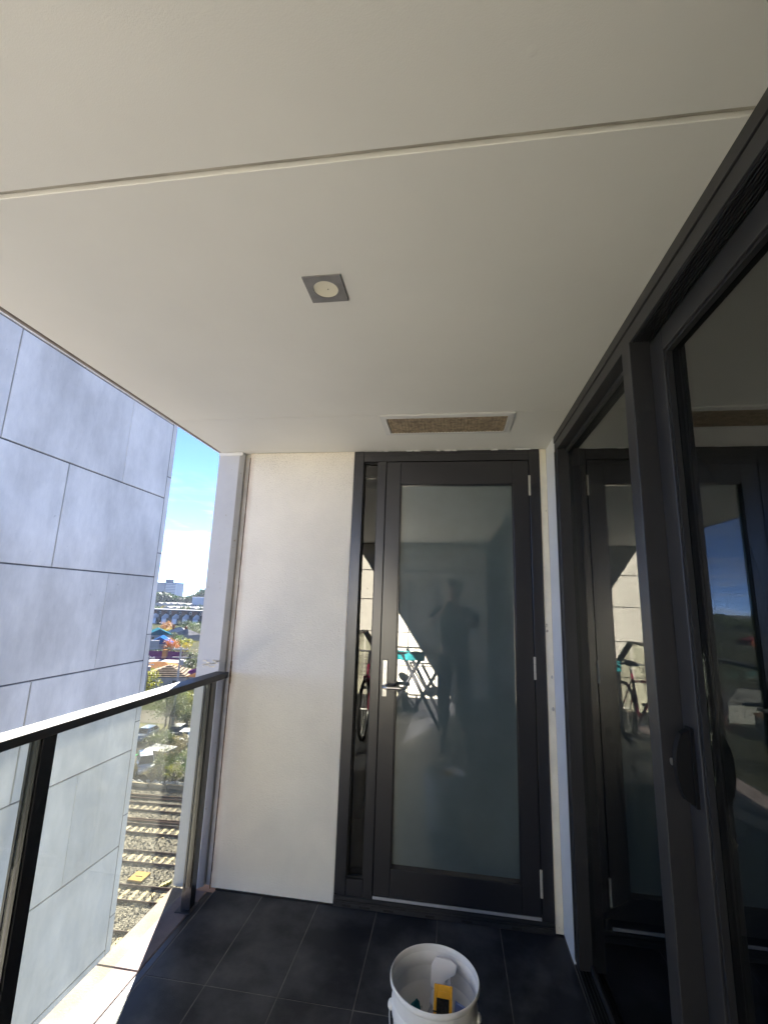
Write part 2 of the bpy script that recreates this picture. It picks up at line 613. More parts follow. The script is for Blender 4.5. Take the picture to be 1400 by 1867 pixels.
for k in range(24):                                                # paint and filler along the head of the door frame
    x = -.59 + k*.0455
    if random.random() < .62:
        b.box(x, x+random.uniform(.02, .045), D-.012, D-.004, ZC-random.uniform(.003, .007), ZC-.0005)
put('filler_bead', b, M['white'], ew)
b = B()
for z, s in ((1.18, .009), (1.02, .011), (2.08, .005)):
    b.ball((.532, D+.001, z), s*.6, .004, s, 8)
put('chipped_plug', b, M['groove'], ew)

# ------------------------------------------------------------------ the end door with its sidelight
dr = thing('glazed_door', 'charcoal aluminium door with frosted glass and narrow clear sidelight', 'door', (0, D, 0))
ch = M['charcoal']
fr_ = B()
F0, F1 = D-.007, D+.10
fr_.box(-.592, -.532, F0, F1, .052, ZC-.003, .0015)
fr_.box(-.4425, -.393, F0, F1, .052, 2.381, .0015)
fr_.box(.4455, .503, F0, F1, .052, ZC-.003, .0015)
fr_.box(-.5317, .4452, F0+.001, F1, 2.382, ZC-.004, .0015)
fr_.box(-.5317, -.4428, F0+.001, F1, .053, .128, .0015)
put('door_frame', fr_, ch, dr)
put('frame_groove', B().box(-.59, .501, F0-.0006, F0+.002, 2.4225, 2.4245), M['gap'], dr)
th = B()
th.prism([(F0-.006, .003), (F0-.006, .022), (F0-.001, .026), (F0-.001, .046), (F0+.008, .0515), (F1, .0515), (F1, .003)], 'X', -.592, .503)
th.box(-.590, .501, F0-.012, F0-.0065, .030, .034)
put('threshold', th, M['charcoal_dull'], dr)
b = B()
for x0, x1 in ((-.545, -.50), (-.455, -.40), (-.33, -.28), (-.12, -.075), (.06, .11), (.30, .345)):
    b.box(x0, x1, F0-.0075, F0-.004, .008, .016)
put('weep_slot', b, M['gap'], dr)
put('sidelight_pane', B().box(-.5315, -.443, D+.030, D+.036, .129, 2.381), M['sidelight_glass'], dr)
b = B()
b.box(-.5315, -.5255, D+.012, D+.0295, .129, 2.3805)
b.box(-.449, -.4431, D+.012, D+.0295, .129, 2.3805)
b.box(-.5255, -.449, D+.012, D+.0295, .129, .136)
b.box(-.5255, -.449, D+.012, D+.0295, 2.374, 2.3805)
put('glazing_bead', b, M['rubber'], dr)
put('sidelight_transom', B().box(-.5254, -.4491, D+.018, D+.0292, 2.285, 2.29), ch, dr)

leaf = B()
L0, L1 = D-.004, D+.045
leaf.box(-.3895, -.3035, L0, L1, .068, 2.3775, .0012)
leaf.box(.3515, .4415, L0, L1, .068, 2.3775, .0012)
leaf.box(-.3033, .3513, L0, L1, 2.238, 2.3775, .0012)
leaf.box(-.3033, .3513, L0, L1, .068, .196, .0012)
lf = put('door_leaf', leaf, ch, dr)
put('frosted_pane', B().box(-.303, .351, D+.022, D+.030, .1965, 2.2375), M['frosted'], lf)
b = B()
b.box(-.303, -.2975, D+.004, D+.0215, .1965, 2.2375)
b.box(.3455, .351, D+.004, D+.0215, .1965, 2.2375)
b.prism([(D+.002, .1966), (D+.0215, .1966), (D+.0215, .207)], 'X', -.2973, .3453)
b.box(-.2973, .3453, D+.004, D+.0215, 2.232, 2.2375)
put('pane_bead', b, M['charcoal'], lf)
put('sweep_strip', B().box(-.389, .441, D-.0105, D-.0045, .0535, .0665, .001), M['alu'], lf)
put('lock_plate', B().box(-.3735, -.3475, D-.0135, D-.0045, 1.031, 1.223, .002), M['steel'], lf)
b = B()
b.tube([(-.3605, D-.012, 1.178), (-.3605, D-.0185, 1.178)], .0095, 20)
put('lock_cylinder', b, M['steel'], lf, False)
put('keyhole', B().box(-.3615, -.3595, D-.0192, D-.0186, 1.172, 1.184), M['gap'], lf)
hy = D-.060
path = [(-.3605, D-.012, 1.086), (-.3605, D-.040, 1.086)]
for k in range(6):
    a = math.pi/2*k/5
    path.append((-.3605+.018*(1-math.cos(a)), hy+.018*(1-math.sin(a)), 1.086))
path += [(-.335+.011*k, hy, 1.086) for k in range(7)]
for k in range(1, 7):
    a = math.pi/2*k/6
    path.append((-.263+.018*math.sin(a), hy+.018*(1-math.cos(a)), 1.086))
path += [(-.245, D-.022, 1.086)]
put('handle', B().tube(path, .0092, 14), M['steel'], lf, True)
for z0, z1 in ((2.168, 2.287), (1.163, 1.28), (.153, .273)):
    b = B()
    for k in range(3):
        s = (z1-z0)/3
        b.tube([(.4437, D-.0105, z0+s*k+.001), (.4437, D-.0105, z0+s*(k+1)-.001)], .0062, 12)
    put('hinge', b, M['hinge'], lf)

# dark store behind the end door
st = thing('store_room_wall', 'dark lining of the store room behind the clear sidelight', 'wall', (0, D+.9, 0))
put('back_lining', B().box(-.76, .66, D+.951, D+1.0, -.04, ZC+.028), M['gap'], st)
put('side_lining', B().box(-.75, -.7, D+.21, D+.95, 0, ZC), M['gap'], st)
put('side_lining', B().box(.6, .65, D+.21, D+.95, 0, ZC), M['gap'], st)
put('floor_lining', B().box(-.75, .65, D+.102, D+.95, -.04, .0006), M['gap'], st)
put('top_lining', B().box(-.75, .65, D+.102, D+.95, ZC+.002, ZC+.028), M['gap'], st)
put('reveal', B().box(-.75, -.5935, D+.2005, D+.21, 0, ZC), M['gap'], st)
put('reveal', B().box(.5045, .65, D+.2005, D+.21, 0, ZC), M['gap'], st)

# ------------------------------------------------------------------ right side: white panel, fixed pane, sliding door
wp = tag(put('wall_panel', B().box(XR, XR+.06, 2.4425, D+.1, .0015, ZC-.0005, .001), M['white']), 'narrow flat white wall panel between end door and sliding door', 'wall')

sd = thing('sliding_door', 'dark glazed sliding door with fixed pane and chunky black pull', 'sliding door', (.6, 1.4, 0))
cd = M['charcoal_dull']
X0 = .5445
b = B()
b.box(X0, X0+.075, -1.72, 2.4415, 2.412, ZC-.0006, .001)              # head, two stepped bands
b.box(X0+.0035, X0+.075, -1.72, 2.4415, 2.362, 2.4085, .001)
b.box(X0+.008, X0+.075, -1.72, 2.4415, 2.409, 2.412)
put('head_frame', b, cd, sd)
b = B()
for k in range(7):                                                     # ribbed track under the head
    b.box(X0+.010+k*.0075, X0+.0135+k*.0075, -1.72, 1.37, 2.355, 2.3615)
put('head_track', b, M['charcoal'], sd)
b = B()
b.box(X0, X0+.012, 2.421, 2.4415, .03, 2.3615, .001)
b.box(X0+.004, X0+.075, 2.376, 2.4205, .03, 2.3615, .001)
put('jamb', b, cd, sd)
b = B()
b.box(X0, X0+.112, 1.3755, 1.4405, .03, 2.3615, .0015)
put('mullion', b, cd, sd)
b = B()
b.box(X0+.05, X0+.075, 1.441, 2.3755, .03, .056, .001)
b.box(X0+.045, X0+.075, 1.441, 2.3755, 2.343, 2.3615, .001)
put('pane_frame', b, cd, sd)
put('fixed_pane', B().box(.602, .608, 1.441, 2.3755, .0565, 2.3425), M['window_glass'], sd)
b = B()
b.box(X0-.001, X0+.12, -1.72, 2.4415, -.004, .010)
for k in range(4):
    b.box(X0+.006+k*.014, X0+.010+k*.014, -1.72, 2.4415, .010, .020-.0002*k)
b.box(X0+.068, X0+.12, -1.72, 2.4415, .010, .0295)
put('sill_track', b, cd, sd)
b = B()
SX = .602
b.box(SX, SX+.05, 1.297, 1.3745, .036, 2.350, .0015)
b.box(SX, SX+.05, -.31, 1.2968, 2.283, 2.350, .0015)
b.box(SX, SX+.05, -.31, 1.2968, .036, .11, .0015)
b.box(SX, SX+.05, -.39, -.3102, .036, 2.350, .0015)
sp = put('sliding_panel', b, cd, sd)
b = B()
b.box(SX+.006, SX+.021, 1.2885, 1.2967, .111, 2.282)
b.box(SX+.006, SX+.021, -.3095, 1.2885, 2.274, 2.282)
b.box(SX+.006, SX+.021, -.3095, 1.2885, .111, .119)
put('glazing_gasket', b, M['rubber'], sp)
put('sliding_pane', B().box(SX+.022, SX+.028, -.3098, 1.2966, .1105, 2.2825), M['window_glass'], sp)
# pull: a bowed black grip on a backplate
b = B()
b.box(SX-.008, SX-.0005, 1.320, 1.350, 1.072, 1.255)
put('backplate', b, M['black_plastic'], sp)
prof = []
for k in range(13):
    t = k/12
    prof.append((SX-.0085-.036*math.sin(math.pi*min(1, max(0, t)))**.45, 1.072+.183*t))
prof += [(SX-.0085, 1.255), (SX-.0085, 1.072)]
b = B()
b.prism([(x, z) for x, z in prof[1:12]] + [(SX-.0085, 1.25), (SX-.0085, 1.077)], 'Y', 1.324, 1.346)
put('pull_grip', b, M['black_plastic'], sp)
b = B()
b.tube([(SX-.012, 1.355, 1.166), (SX-.044, 1.355, 1.166)], .0085, 18)
put('lock_barrel', b, M['steel'], sp)
# neighbouring panel behind the viewer
b = B()
SX2 = .655
b.box(SX2, SX2+.05, -.40, -.32, .036, 2.35)
b.box(SX2, SX2+.05, -1.66, -.4005, 2.283, 2.35)
b.box(SX2, SX2+.05, -1.66, -.4005, .036, .11)
b.box(SX2, SX2+.05, -1.72, -1.661, .036, 2.35)
sp2 = put('rear_panel', b, cd, sd)
put('rear_pane', B().box(SX2+.02, SX2+.026, -1.66, -.4006, .1105, 2.2825), M['window_glass'], sp2)

# the unlit room behind the glass
M['room'] = material('room_paint', (.30, .29, .28), .8)
M['carpet'] = material('room_carpet', (.09, .085, .08), .95, var=.2, vscale=60)
M['curtain'] = material('sheer_curtain', (.22, .23, .235), .9, var=.1, vscale=20)
room = tag(thing('living_room', None, None, (.7, 0, 0)), kind='structure')
put('room_floor', B().box(.67, 5.1, -2.2, 2.9, -.049, .002), M['carpet'], room)
put('room_ceiling', B().box(.625, 5.1, -2.2, 2.9, 2.40, 2.448), M['room'], room)
put('room_wall', B().box(4.6, 4.7, -2.2, 2.9, .003, 2.399), M['room'], room)
put('room_wall', B().box(.66, 4.59, 2.80, 2.88, .003, 2.399), M['room'], room)
put('room_wall', B().box(.66, 4.59, -2.1, -2.0, .003, 2.399), M['room'], room)
b = B()
N = 150
pts = []
for k in range(N+1):
    y = .95 - 1.15*k/N
    pts.append((.80 + .035*math.sin(k*.83)+.012*math.sin(k*2.1+1), y))
for k in range(N):
    (xa, ya), (xb, yb) = pts[k], pts[k+1]
    b.poly([(xa, ya, .03), (xb, yb, .03), (xb, yb, 2.37), (xa, ya, 2.37)])
cu = put('curtain', b, M['curtain'], None, True)
so_ = cu.modifiers.new('thickness', 'SOLIDIFY')
so_.thickness = .0015
tag(cu, 'sheer grey curtain hanging in folds inside the sliding door', 'curtain')

# ------------------------------------------------------------------ balustrade
bal = thing('balustrade', 'glass balustrade with charcoal posts and flat handrail along the ledge', 'balustrade', (-1.3, 1.2, 0))
M['handrail'] = material('satin_handrail', (.028, .027, .029), .58, var=.25, vscale=6, spec=.75)
put('handrail', B().box(-1.342, -1.2645, YB+.01, 2.592, 1.084, 1.115, .002), M['handrail'], bal)
PY = [-1.20, .03, 1.37, 2.385]
W = .062
for i, y0 in enumerate((-1.235, .05, 1.388, 2.437)):
    y1 = y0+.052
    b = B()
    b.box(-1.326, -1.278, y0, y1, .004, 1.0835, .0012)
    b.box(-1.322, -1.314, y0-.006, y1+.006, .1, 1.0832)               # rebated glazing channels
    b.box(-1.292, -1.284, y0-.006, y1+.006, .1, 1.0832)
    ps = put('post', b, M['charcoal'], bal)
    put('base_plate', B().box(-1.345, -1.2745+.012, y0-.02, y1+.02, -.001, .0038, .001), M['charcoal_dull'], ps)
for y0, y1 in ((-1.70, -1.243), (-1.175, .043), (.110, 1.380), (1.448, 2.429)):
    put('glass_pane', B().box(-1.307, -1.297, y0, y1, .104, 1.083), M['balustrade_glass'], bal)

# ------------------------------------------------------------------ ceiling fittings
dl = thing('downlight', 'square grey downlight with round cream lens in the ceiling', 'downlight', (-.3715, 1.1525, ZC))
b = B()
n = 32
cx, cy, hs, rr = -.3715, 1.1525, .0565, .037
ring0, ring1 = [], []
for k in range(n):
    a = 2*math.pi*k/n
    c, s = math.cos(a), math.sin(a)
    q = hs/max(abs(c), abs(s))
    ring0.append((cx+q*c, cy+q*s))
    ring1.append((cx+rr*c, cy+rr*s))
for k in range(n):
    k2 = (k+1) % n
    b.poly([(*ring0[k], ZC-.0045), (*ring0[k2], ZC-.0045), (*ring1[k2], ZC-.0045), (*ring1[k], ZC-.0045)])
    b.poly([(*ring0[k], ZC-.0045), (*ring0[k2], ZC-.0045), (*ring0[k2], ZC-.0003), (*ring0[k], ZC-.0003)])
    b.poly([(*ring1[k], ZC-.0045), (*ring1[k2], ZC-.0045), (*ring1[k2], ZC-.0003), (*ring1[k], ZC-.0003)])
put('face_plate', b, M['grey_plate'], dl)
b = B().lathe([(.0, -.0006), (.012, -.0008), (.026, -.0014), (.0365, -.0028)], (cx, cy, ZC), 32)
put('lens', b, M['lens'], dl, True)
put('dead_insect', B().ball((-.3655, 1.1545, ZC-.0022), .0016, .0022, .0012, 8), M['gap'], dl)

vt = thing('ceiling_vent', 'long white framed ceiling vent with dusty brown grille above the door', 'vent', (-.02, 2.223, ZC))
vx0, vx1, vy0, vy1 = -.358, .303, 2.087, 2.350
ix0, ix1, iy0, iy1 = -.322, .268, 2.122, 2.315
b = B()
def frame_quad(a, c, za, zc_):
    for (p, q) in ((0, 1), (1, 2), (2, 3), (3, 0)):
        b.poly([(*a[p], za), (*a[q], za), (*c[q], zc_), (*c[p], zc_)])
rect = lambda x0, x1, y0, y1: [(x0, y0), (x1, y0), (x1, y1), (x0, y1)]
frame_quad(rect(vx0, vx1, vy0, vy1), rect(vx0+.002, vx1-.002, vy0+.002, vy1-.002), ZC-.0004, ZC-.006)
frame_quad(rect(vx0+.002, vx1-.002, vy0+.002, vy1-.002), rect(ix0-.004, ix1+.004, iy0-.004, iy1+.004), ZC-.006, ZC-.009)
frame_quad(rect(ix0-.004, ix1+.004, iy0-.004, iy1+.004), rect(ix0, ix1, iy0, iy1), ZC-.009, ZC-.0008)
put('vent_frame', b, material('grey_white_vent', (.60, .60, .60), .5), vt)
put('filter', B().box(ix0, ix1, iy0, iy1, ZC-.0016, ZC-.0006), M['gap'], vt)
b = B()
k = 0
x = ix0+.004
while x < ix1-.002:                                                    # egg-crate cells
    b.box(x, x+.0095, iy0, iy1, ZC-.0085, ZC-.0017)
    x += .0168
y = iy0+.006
while y < iy1-.002:
    b.box(ix0, ix1, y, y+.0110, ZC-.0080, ZC-.0018)
    y += .0190
tag(put('grille', b, M['grille'], vt), kind='stuff')

# ------------------------------------------------------------------ bucket and what stands in it
bx, by = -.047, 1.735
bu = thing('bucket', 'white plastic bucket standing open on the dark floor tiles', 'bucket', (bx, by, 0))
prof = [(0, .004), (.108, .004), (.112, .008), (.117, .09), (.127, .262), (.1345, .268), (.1355, .274), (.1365, .300), (.1345, .306), (.131, .309),
        (.133, .345), (.1395, .348), (.1425, .353), (.1428, .362), (.1405, .3665), (.1385, .3655), (.1375, .360), (.1365, .352), (.115, .018), (.11, .010), (0, .010)]
put('pail', B().lathe(prof, (bx, by, 0), 64), M['bucket'], bu, True)
for s in (-1, 1):
    b = B().ball((bx+s*.1365, by-.02, .285), .010, .016, .014, 10)
    put('handle_ear', b, M['bucket'], bu, True)
hp = []
for k in range(25):
    a = math.pi*k/24
    hp.append((bx-.140*math.cos(a), by-.022-.132*math.sin(a)*.86, .285-.115*math.sin(a)))
put('wire_handle', B().tube(hp, .0022, 8), M['steel'], bu, True)

sb = thing('spray_bottle', 'clear spray bottle with white trigger head leaning in the bucket', 'spray bottle', (bx+.01, by+.02, .012))
bm_ = Matrix.Translation((-.106, 1.698, .014)) @ Matrix.Rotation(R(-22), 4, 'X') @ Matrix.Rotation(R(13), 4, 'Y') @ Matrix.Rotation(R(-4), 4, 'Z') @ Matrix.Diagonal((.95, .95, 1.24, 1))
t = B().lathe([(0, 0), (.033, 0), (.036, .006), (.036, .12), (.032, .15), (.02, .185), (.0135, .2), (.0135, .215), (0, .216)], (0, 0, 0), 24)
t.bm.transform(bm_)
put('bottle_body', t, M['bottle'], sb, True)
t = B().lathe([(0, .206), (.0175, .206), (.0185, .21), (.0165, .232), (.014, .236), (0, .237)], (0, 0, 0), 20)
t.bm.transform(bm_)
put('collar', t, M['trigger'], sb, True)
t = B()
t.prism([(-.022, .237), (.012, .237), (.018, .262), (.052, .283), (.052, .302), (.03, .308), (-.022, .300), (-.034, .282)], 'Y', -.013, .013)
bmesh.ops.bevel(t.bm, geom=list(t.bm.edges), offset=.0018, segments=1, affect='EDGES')
t.bm.transform(bm_)
put('spray_head', t, M['trigger'], sb)
t = B().tube([(.030, 0, .272), (.036, 0, .255), (.036, 0, .235), (.046, 0, .208)], [.0055, .006, .0055, .004], 8)
t.bm.transform(bm_)
put('trigger', t, M['trigger'], sb, True)

sc_ = thing('scrubber', 'yellow plastic scrubber with dark worn pad lying in the bucket', 'scrubber', (bx+.02, by-.055, .07))
bm_ = Matrix.Translation((-.0195, 1.698, .316)) @ Matrix.Rotation(R(-3), 4, 'Z') @ Matrix.Rotation(R(58), 4, 'X') @ Matrix.Rotation(R(4), 4, 'Y')
t = B()
w_, h_, th_ = .0285, .045, .016
t.box(-w_, -w_+.009, -h_, h_, 0, th_, .0015)
t.box(w_-.009, w_, -h_, h_, 0, th_, .0015)
t.box(-w_+.0091, w_-.0091, -h_, -h_+.009, 0, th_-.001, .0015)
t.box(-w_+.0091, w_-.0091, h_-.030, h_, 0, th_-.001, .0015)
t.box(-w_+.014, w_-.014, h_-.018, h_-.015, th_-.001, th_+.001)
t.bm.transform(bm_)
put('scrubber_frame', t, M['yellow'], sc_)
t = B()
t.box(-w_+.0092, w_-.0092, -h_+.0091, h_-.0301, .002, .010, .001)
t.box(-w_-.002, -w_+.011, -.016, -.0125, th_-.0005, th_+.0015)
t.box(w_-.011, w_+.002, -.022, -.0185, th_-.0005, th_+.0015)
t.bm.transform(bm_)
put('pad', t, M['pad'], sc_)
t = B()
t.box(-.012, .012, -.01, .02, -.012, -.0005, .002)
t.bm.transform(bm_)
t.tube([(-.0195, 1.706, .296), (-.015, 1.735, .15), (-.012, 1.745, .012)], .011, 10)
put('scrubber_handle', t, M['black_plastic'], sc_, True)

def crumple(c, rx, ry, h, seed):
    rnd = random.Random(seed)
    b = B()
    n = 12
    P = {}
    for i in range(n+1):
        for j in range(n+1):
            x, y = (i/n-.5)*2*rx, (j/n-.5)*2*ry
            q = math.hypot(i/n-.5, j/n-.5)*2
            z = h*(1-.85*min(1, q)**1.4) + .16*h*math.sin(9*i/n+seed)*math.cos(8*j/n+seed*2) + rnd.uniform(-.004, .004)
            P[i, j] = b.bm.verts.new((c[0]+x+rnd.uniform(-.003, .003), c[1]+y+rnd.uniform(-.003, .003), c[2]+z))
    for i in range(n):
        for j in range(n):
            b.bm.faces.new((P[i, j], P[i+1, j], P[i+1, j+1], P[i, j+1]))
    return b
o = put('cleaning_cloth', crumple((bx-.056, by-.016, .03), .044, .045, .31, 3), M['teal'], None, True)
o.modifiers.new('thickness', 'SOLIDIFY').thickness = .003
tag(o, 'crumpled teal cleaning cloth in the bottom of the bucket', 'cloth')
o = put('squeegee_blade', B().prism([(bx+.040, .03), (bx+.075, .03), (bx+.098, .312), (bx+.066, .326)], 'Y', by-.035, by-.025), M['blue_soft'])
tag(o, 'pale blue plastic blade standing in the bucket beside the scrubber', 'squeegee')

# ------------------------------------------------------------------ concrete block of the next building
cb_ = thing('concrete_building', 'tall windowless building clad in blue grey precast concrete panels', 'building', (-6, 3, G))
CX = -6.0
put('core_wall', B().box(CX-8.95, CX-.032, 3.72, 8.735, G, 11), M['joint'], cb_)
zt = [3.54+1.636*k for k in range(5)][::-1] + [1.886-.0*k for k in range(1)] + [.25-1.6335*k for k in range(4)]
zt = sorted(zt, reverse=True)
for i in range(len(zt)-1):
    z1, z0 = zt[i], zt[i+1]
    row = i % 2
    # the course between 3.54 and 5.18 carries the closer pair of joints
    idx = round((z0-3.54)/1.636)
    if idx % 2 == 0:
        cuts = [8.592, 7.32, 4.99, 3.70]
        thin = {7.32}
    else:
        cuts = [8.592, 6.13, 3.70]
        thin = set()
    for a, c in zip(cuts[:-1], cuts[1:]):
        g1 = .004 if a in thin else .011
        g0 = .004 if c in thin else .011
        put('concrete_panel', B().box(CX-.03, CX+random.uniform(-.003, .003), c+g0, a-g1, z0+.012, z1-.012, .004), M['concrete'], cb_)
put('lower_cladding', B().box(CX-.03, CX-.001, 3.72, 8.582, G, zt[-1]-.012), M['concrete'], cb_)
put('joint_filler', B().box(CX-.031, CX-.010, 8.601, 8.7415, G, 11), M['joint'], cb_)
k = -9
while True:
    z0 = 4.018+1.637*k
    if z0 > 10:
        break
    put('edge_panel', B().box(CX-9, CX-.004+random.uniform(-.002, .002), 8.606, 8.74, max(G, z0+.01), z0+1.627, .004), M['concrete'], cb_)
    k += 1

# ------------------------------------------------------------------ wall behind the viewer, seen mirrored in the glass
rw = thing('rear_wall', 'cream panelled rear wall mirrored in the door glass', 'wall', (0, YB, 0))
put('backing', B().box(XL, 5.2, YB-.2, YB-.021, -.3, ZC+.3), M['joint'], rw)
put('skirting', B().box(XL, XR, YB-.02, YB-.002, 0, .17), M['charcoal_dull'], rw)
pxs = [-1.474, -1.03, -.63, -.23, .17, .545]
pzs = [.172, .62, 1.10, 1.58, 2.03, 2.45]
for i in range(5):
    for j in range(5):
        put('wall_board', B().box(pxs[i]+.007, pxs[i+1]-.007, YB-.02, YB-.004, pzs[j]+.007, pzs[j+1]-.007, .002), M['jamb'], rw)

# ------------------------------------------------------------------ clothes airer with towel, bicycle, photographer (all mirrored in the door)
M['dark_tube'] = material('dark_grey_tube', (.02, .02, .022), .4)
M['towel'] = material('teal_towel', (.03, .33, .34), .95, var=.25, vscale=25, bump=1, bscale=300)
ai = thing('clothes_airer', 'dark folding clothes airer mirrored at the left of the frosted glass', 'clothes airer', (-.45, -.75, 0))
ax0, ax1, ay0, ay1, az = -.78, -.16, -1.25, -.55, .93
put('rack_frame', B().tube([(ax0, ay0, az), (ax1, ay0, az), (ax1, ay1, az), (ax0, ay1, az), (ax0, ay0, az)], .011, 8), M['dark_tube'], ai, True)
for k in range(9):
    x = ax0 + (ax1-ax0)*(k+.5)/9
    put('rail_wire', B().tube([(x, ay0, az), (x, ay1, az)], .0025, 6), M['dark_tube'], ai, True)
for y in (ay0+.03, ay1-.03):
    put('leg', B().tube([(ax0+.18, y, az-.01), (ax1+.06, y+.05, .020)], .020, 8), M['dark_tube'], ai, True)
    put('leg', B().tube([(ax1-.18, y, az-.01), (ax0-.06, y-.05, .020)], .020, 8), M['dark_tube'], ai, True)
put('brace', B().tube([(ax0+.02, ay0+.03, .22), (ax0+.02, ay1-.03, .22)], .008, 8), M['dark_tube'], ai, True)
b = B()
n = 16
V = {}
for i in range(n+1):
    for j in range(n+1):
        t = j/n*2-1
        x = ax0+.02+.44*i/n
        y = -.60 + (.025*math.sin(i*.9) if abs(t) > .12 else 0) + .035*(1 if t > 0 else -1)*min(1, abs(t)*6)
        z = az+.016 - max(0, abs(t)-.1)*.12 + .004*math.sin(i*1.7)
        V[i, j] = b.bm.verts.new((x, y, z))
for i in range(n):
    for j in range(n):
        b.bm.faces.new((V[i, j], V[i+1, j], V[i+1, j+1], V[i, j+1]))
tw = tag(put('towel', b, M['towel'], None, True), 'teal towel hung over the clothes airer, seen mirrored in glass', 'towel')
tw.modifiers.new('thickness', 'SOLIDIFY').thickness = .006

M['magenta'] = material('magenta_frame_paint', (.35, .01, .06), .25, coat=.5)
bk = thing('bicycle', 'magenta framed bicycle mirrored in the narrow clear sidelight', 'bicycle', (-.98, -.62, 0))
BX = -.98
fy, ry, wr = -.12, -1.15, .33
for y in (fy, ry):
    w = put('wheel', B().torus((BX, y, wr), wr-.018, .018, 'X', 36, 8), M['rubber'], bk, True)
    put('rim', B().torus((BX, y, wr), wr-.042, .009, 'X', 36, 6), M['steel'], w, True)
    b = B()
    for k in range(18):
        a = 2*math.pi*k/18
        b.tube([(BX+(.02 if k % 2 else -.02), y, wr), (BX, y+(wr-.045)*math.cos(a), wr+(wr-.045)*math.sin(a))], .0013, 4)
    b.tube([(BX-.04, y, wr), (BX+.04, y, wr)], .016, 10)
    put('spokes', b, M['steel'], w)
b = B()
head0, head1 = (BX, fy-.22, .80), (BX, fy-.17, .66)
bbk, seat = (BX, fy-.62, .29), (BX, fy-.77, .78)
b.tube([head0, head1], .021, 10)
b.tube([head1, bbk], .018, 10)
b.tube([(BX, fy-.215, .77), (BX, fy-.75, .70)], .016, 10)
b.tube([bbk, seat], .016, 10)
for s in (-.05, .05):
    b.tube([(BX+s*.4, bbk[1], .29), (BX+s, ry, wr)], .010, 8)
    b.tube([(BX+s*.4, seat[1]+.02, .70), (BX+s, ry, wr)], .009, 8)
put('bicycle_frame', b, M['magenta'], bk, True)
b = B()
for s in (-.05, .05):
    b.tube([(BX+s*.7, fy-.165, .65), (BX+s, fy-.06, .45), (BX+s, fy, wr)], [.014, .012, .009], 8)
b.tube([(BX-.05, fy-.165, .655), (BX+.05, fy-.165, .655)], .016, 8)
put('fork', b, M['magenta'], bk, True)
b = B()
b.tube([(BX, fy-.225, .81), (BX, fy-.26, .94)], .014, 8)
b.tube([(BX-.27, fy-.36, .99), (BX-.24, fy-.28, .99), (BX-.1, fy-.25, .945), (BX+.1, fy-.25, .945), (BX+.24, fy-.28, .99), (BX+.27, fy-.36, .99)], .012, 8)
put('handlebar', b, M['dark_tube'], bk, True)
b = B()
b.ball((BX, seat[1]-.02, .90), .075, .12, .035, 12)
b.ball((BX, seat[1]+.11, .905), .032, .10, .026, 12)
put('saddle', b, M['rubber'], bk, True)
put('seat_post', B().tube([seat, (BX, seat[1]-.03, .89)], .013, 8), M['steel'], bk, True)
put('chainring', B().torus((BX+.045, bbk[1], .29), .09, .006, 'X', 28, 6), M['steel'], bk, True)
for s, dz in ((.07, -.17), (-.07, .17)):
    cr__ = put('crank', B().tube([(BX+s, bbk[1], .29), (BX+s, bbk[1]+.02, .29+dz)], .008, 6), M['steel'], bk, True)
    put('pedal', B().box(BX+s*1.2-.04, BX+s*1.2+.04, bbk[1]-.03, bbk[1]+.07, .29+dz-.012, .29+dz+.012), M['rubber'], cr__)
b = B()
for k in range(7):                                                     # front basket of wire
    z = .68+.04*k
    q = .10+.006*k
    b.tube([(BX-q, fy-.14, z), (BX+q, fy-.14, z), (BX+q, fy+.08, z), (BX-q, fy+.08, z), (BX-q, fy-.14, z)], .002, 4)
for k in range(9):
    x = BX-.1+.025*k
    b.tube([(x, fy-.14, .68), (x*1.0, fy-.14, .92)], .002, 4)
    b.tube([(x, fy+.08, .68), (x*1.0, fy+.08, .92)], .002, 4)
put('wire_basket', b, M['dark_tube'], bk)

# photographer: one skinned body with clothes over it
M['skin'] = material('skin', (.42, .25, .17), .5, var=.08, vscale=12)
M['shirt'] = material('dark_shirt', (.018, .018, .022), .85, var=.2, vscale=30)
M['trouser'] = material('dark_trousers', (.022, .024, .030), .85, var=.2, vscale=30)
M['hair'] = material('black_hair', (.012, .01, .009), .5)
M['shoe'] = material('dark_shoe', (.03, .03, .03), .6)
M['phone'] = material('phone_black', (.012, .012, .014), .2)
pe = thing('person', 'person in dark clothes holding up a phone, mirrored in the door', 'person', (.04, -.42, 0))

def skin_body(name, verts, edges, root, m, parent, sub=2):
    me = bpy.data.meshes.new(name)
    me.from_pydata([v[:3] for v in verts], edges, [])
    o = bpy.data.objects.new(name, me)
    C.objects.link(o)
    o.parent = parent
    o.matrix_parent_inverse = Matrix.Translation(-ROOT[parent.name])
    sk = o.modifiers.new('skin', 'SKIN')
    sk.use_smooth_shade = True
    if not me.skin_vertices:
        me.skin_vertices.new()
    for i, v in enumerate(verts):
        q = v[3]
        me.skin_vertices[0].data[i].radius = q if isinstance(q, tuple) else (q, q)
    me.skin_vertices[0].data[root].use_root = True
    sd_ = o.modifiers.new('smooth', 'SUBSURF')
    sd_.levels = sd_.render_levels = sub
    me.materials.append(m)
    return o

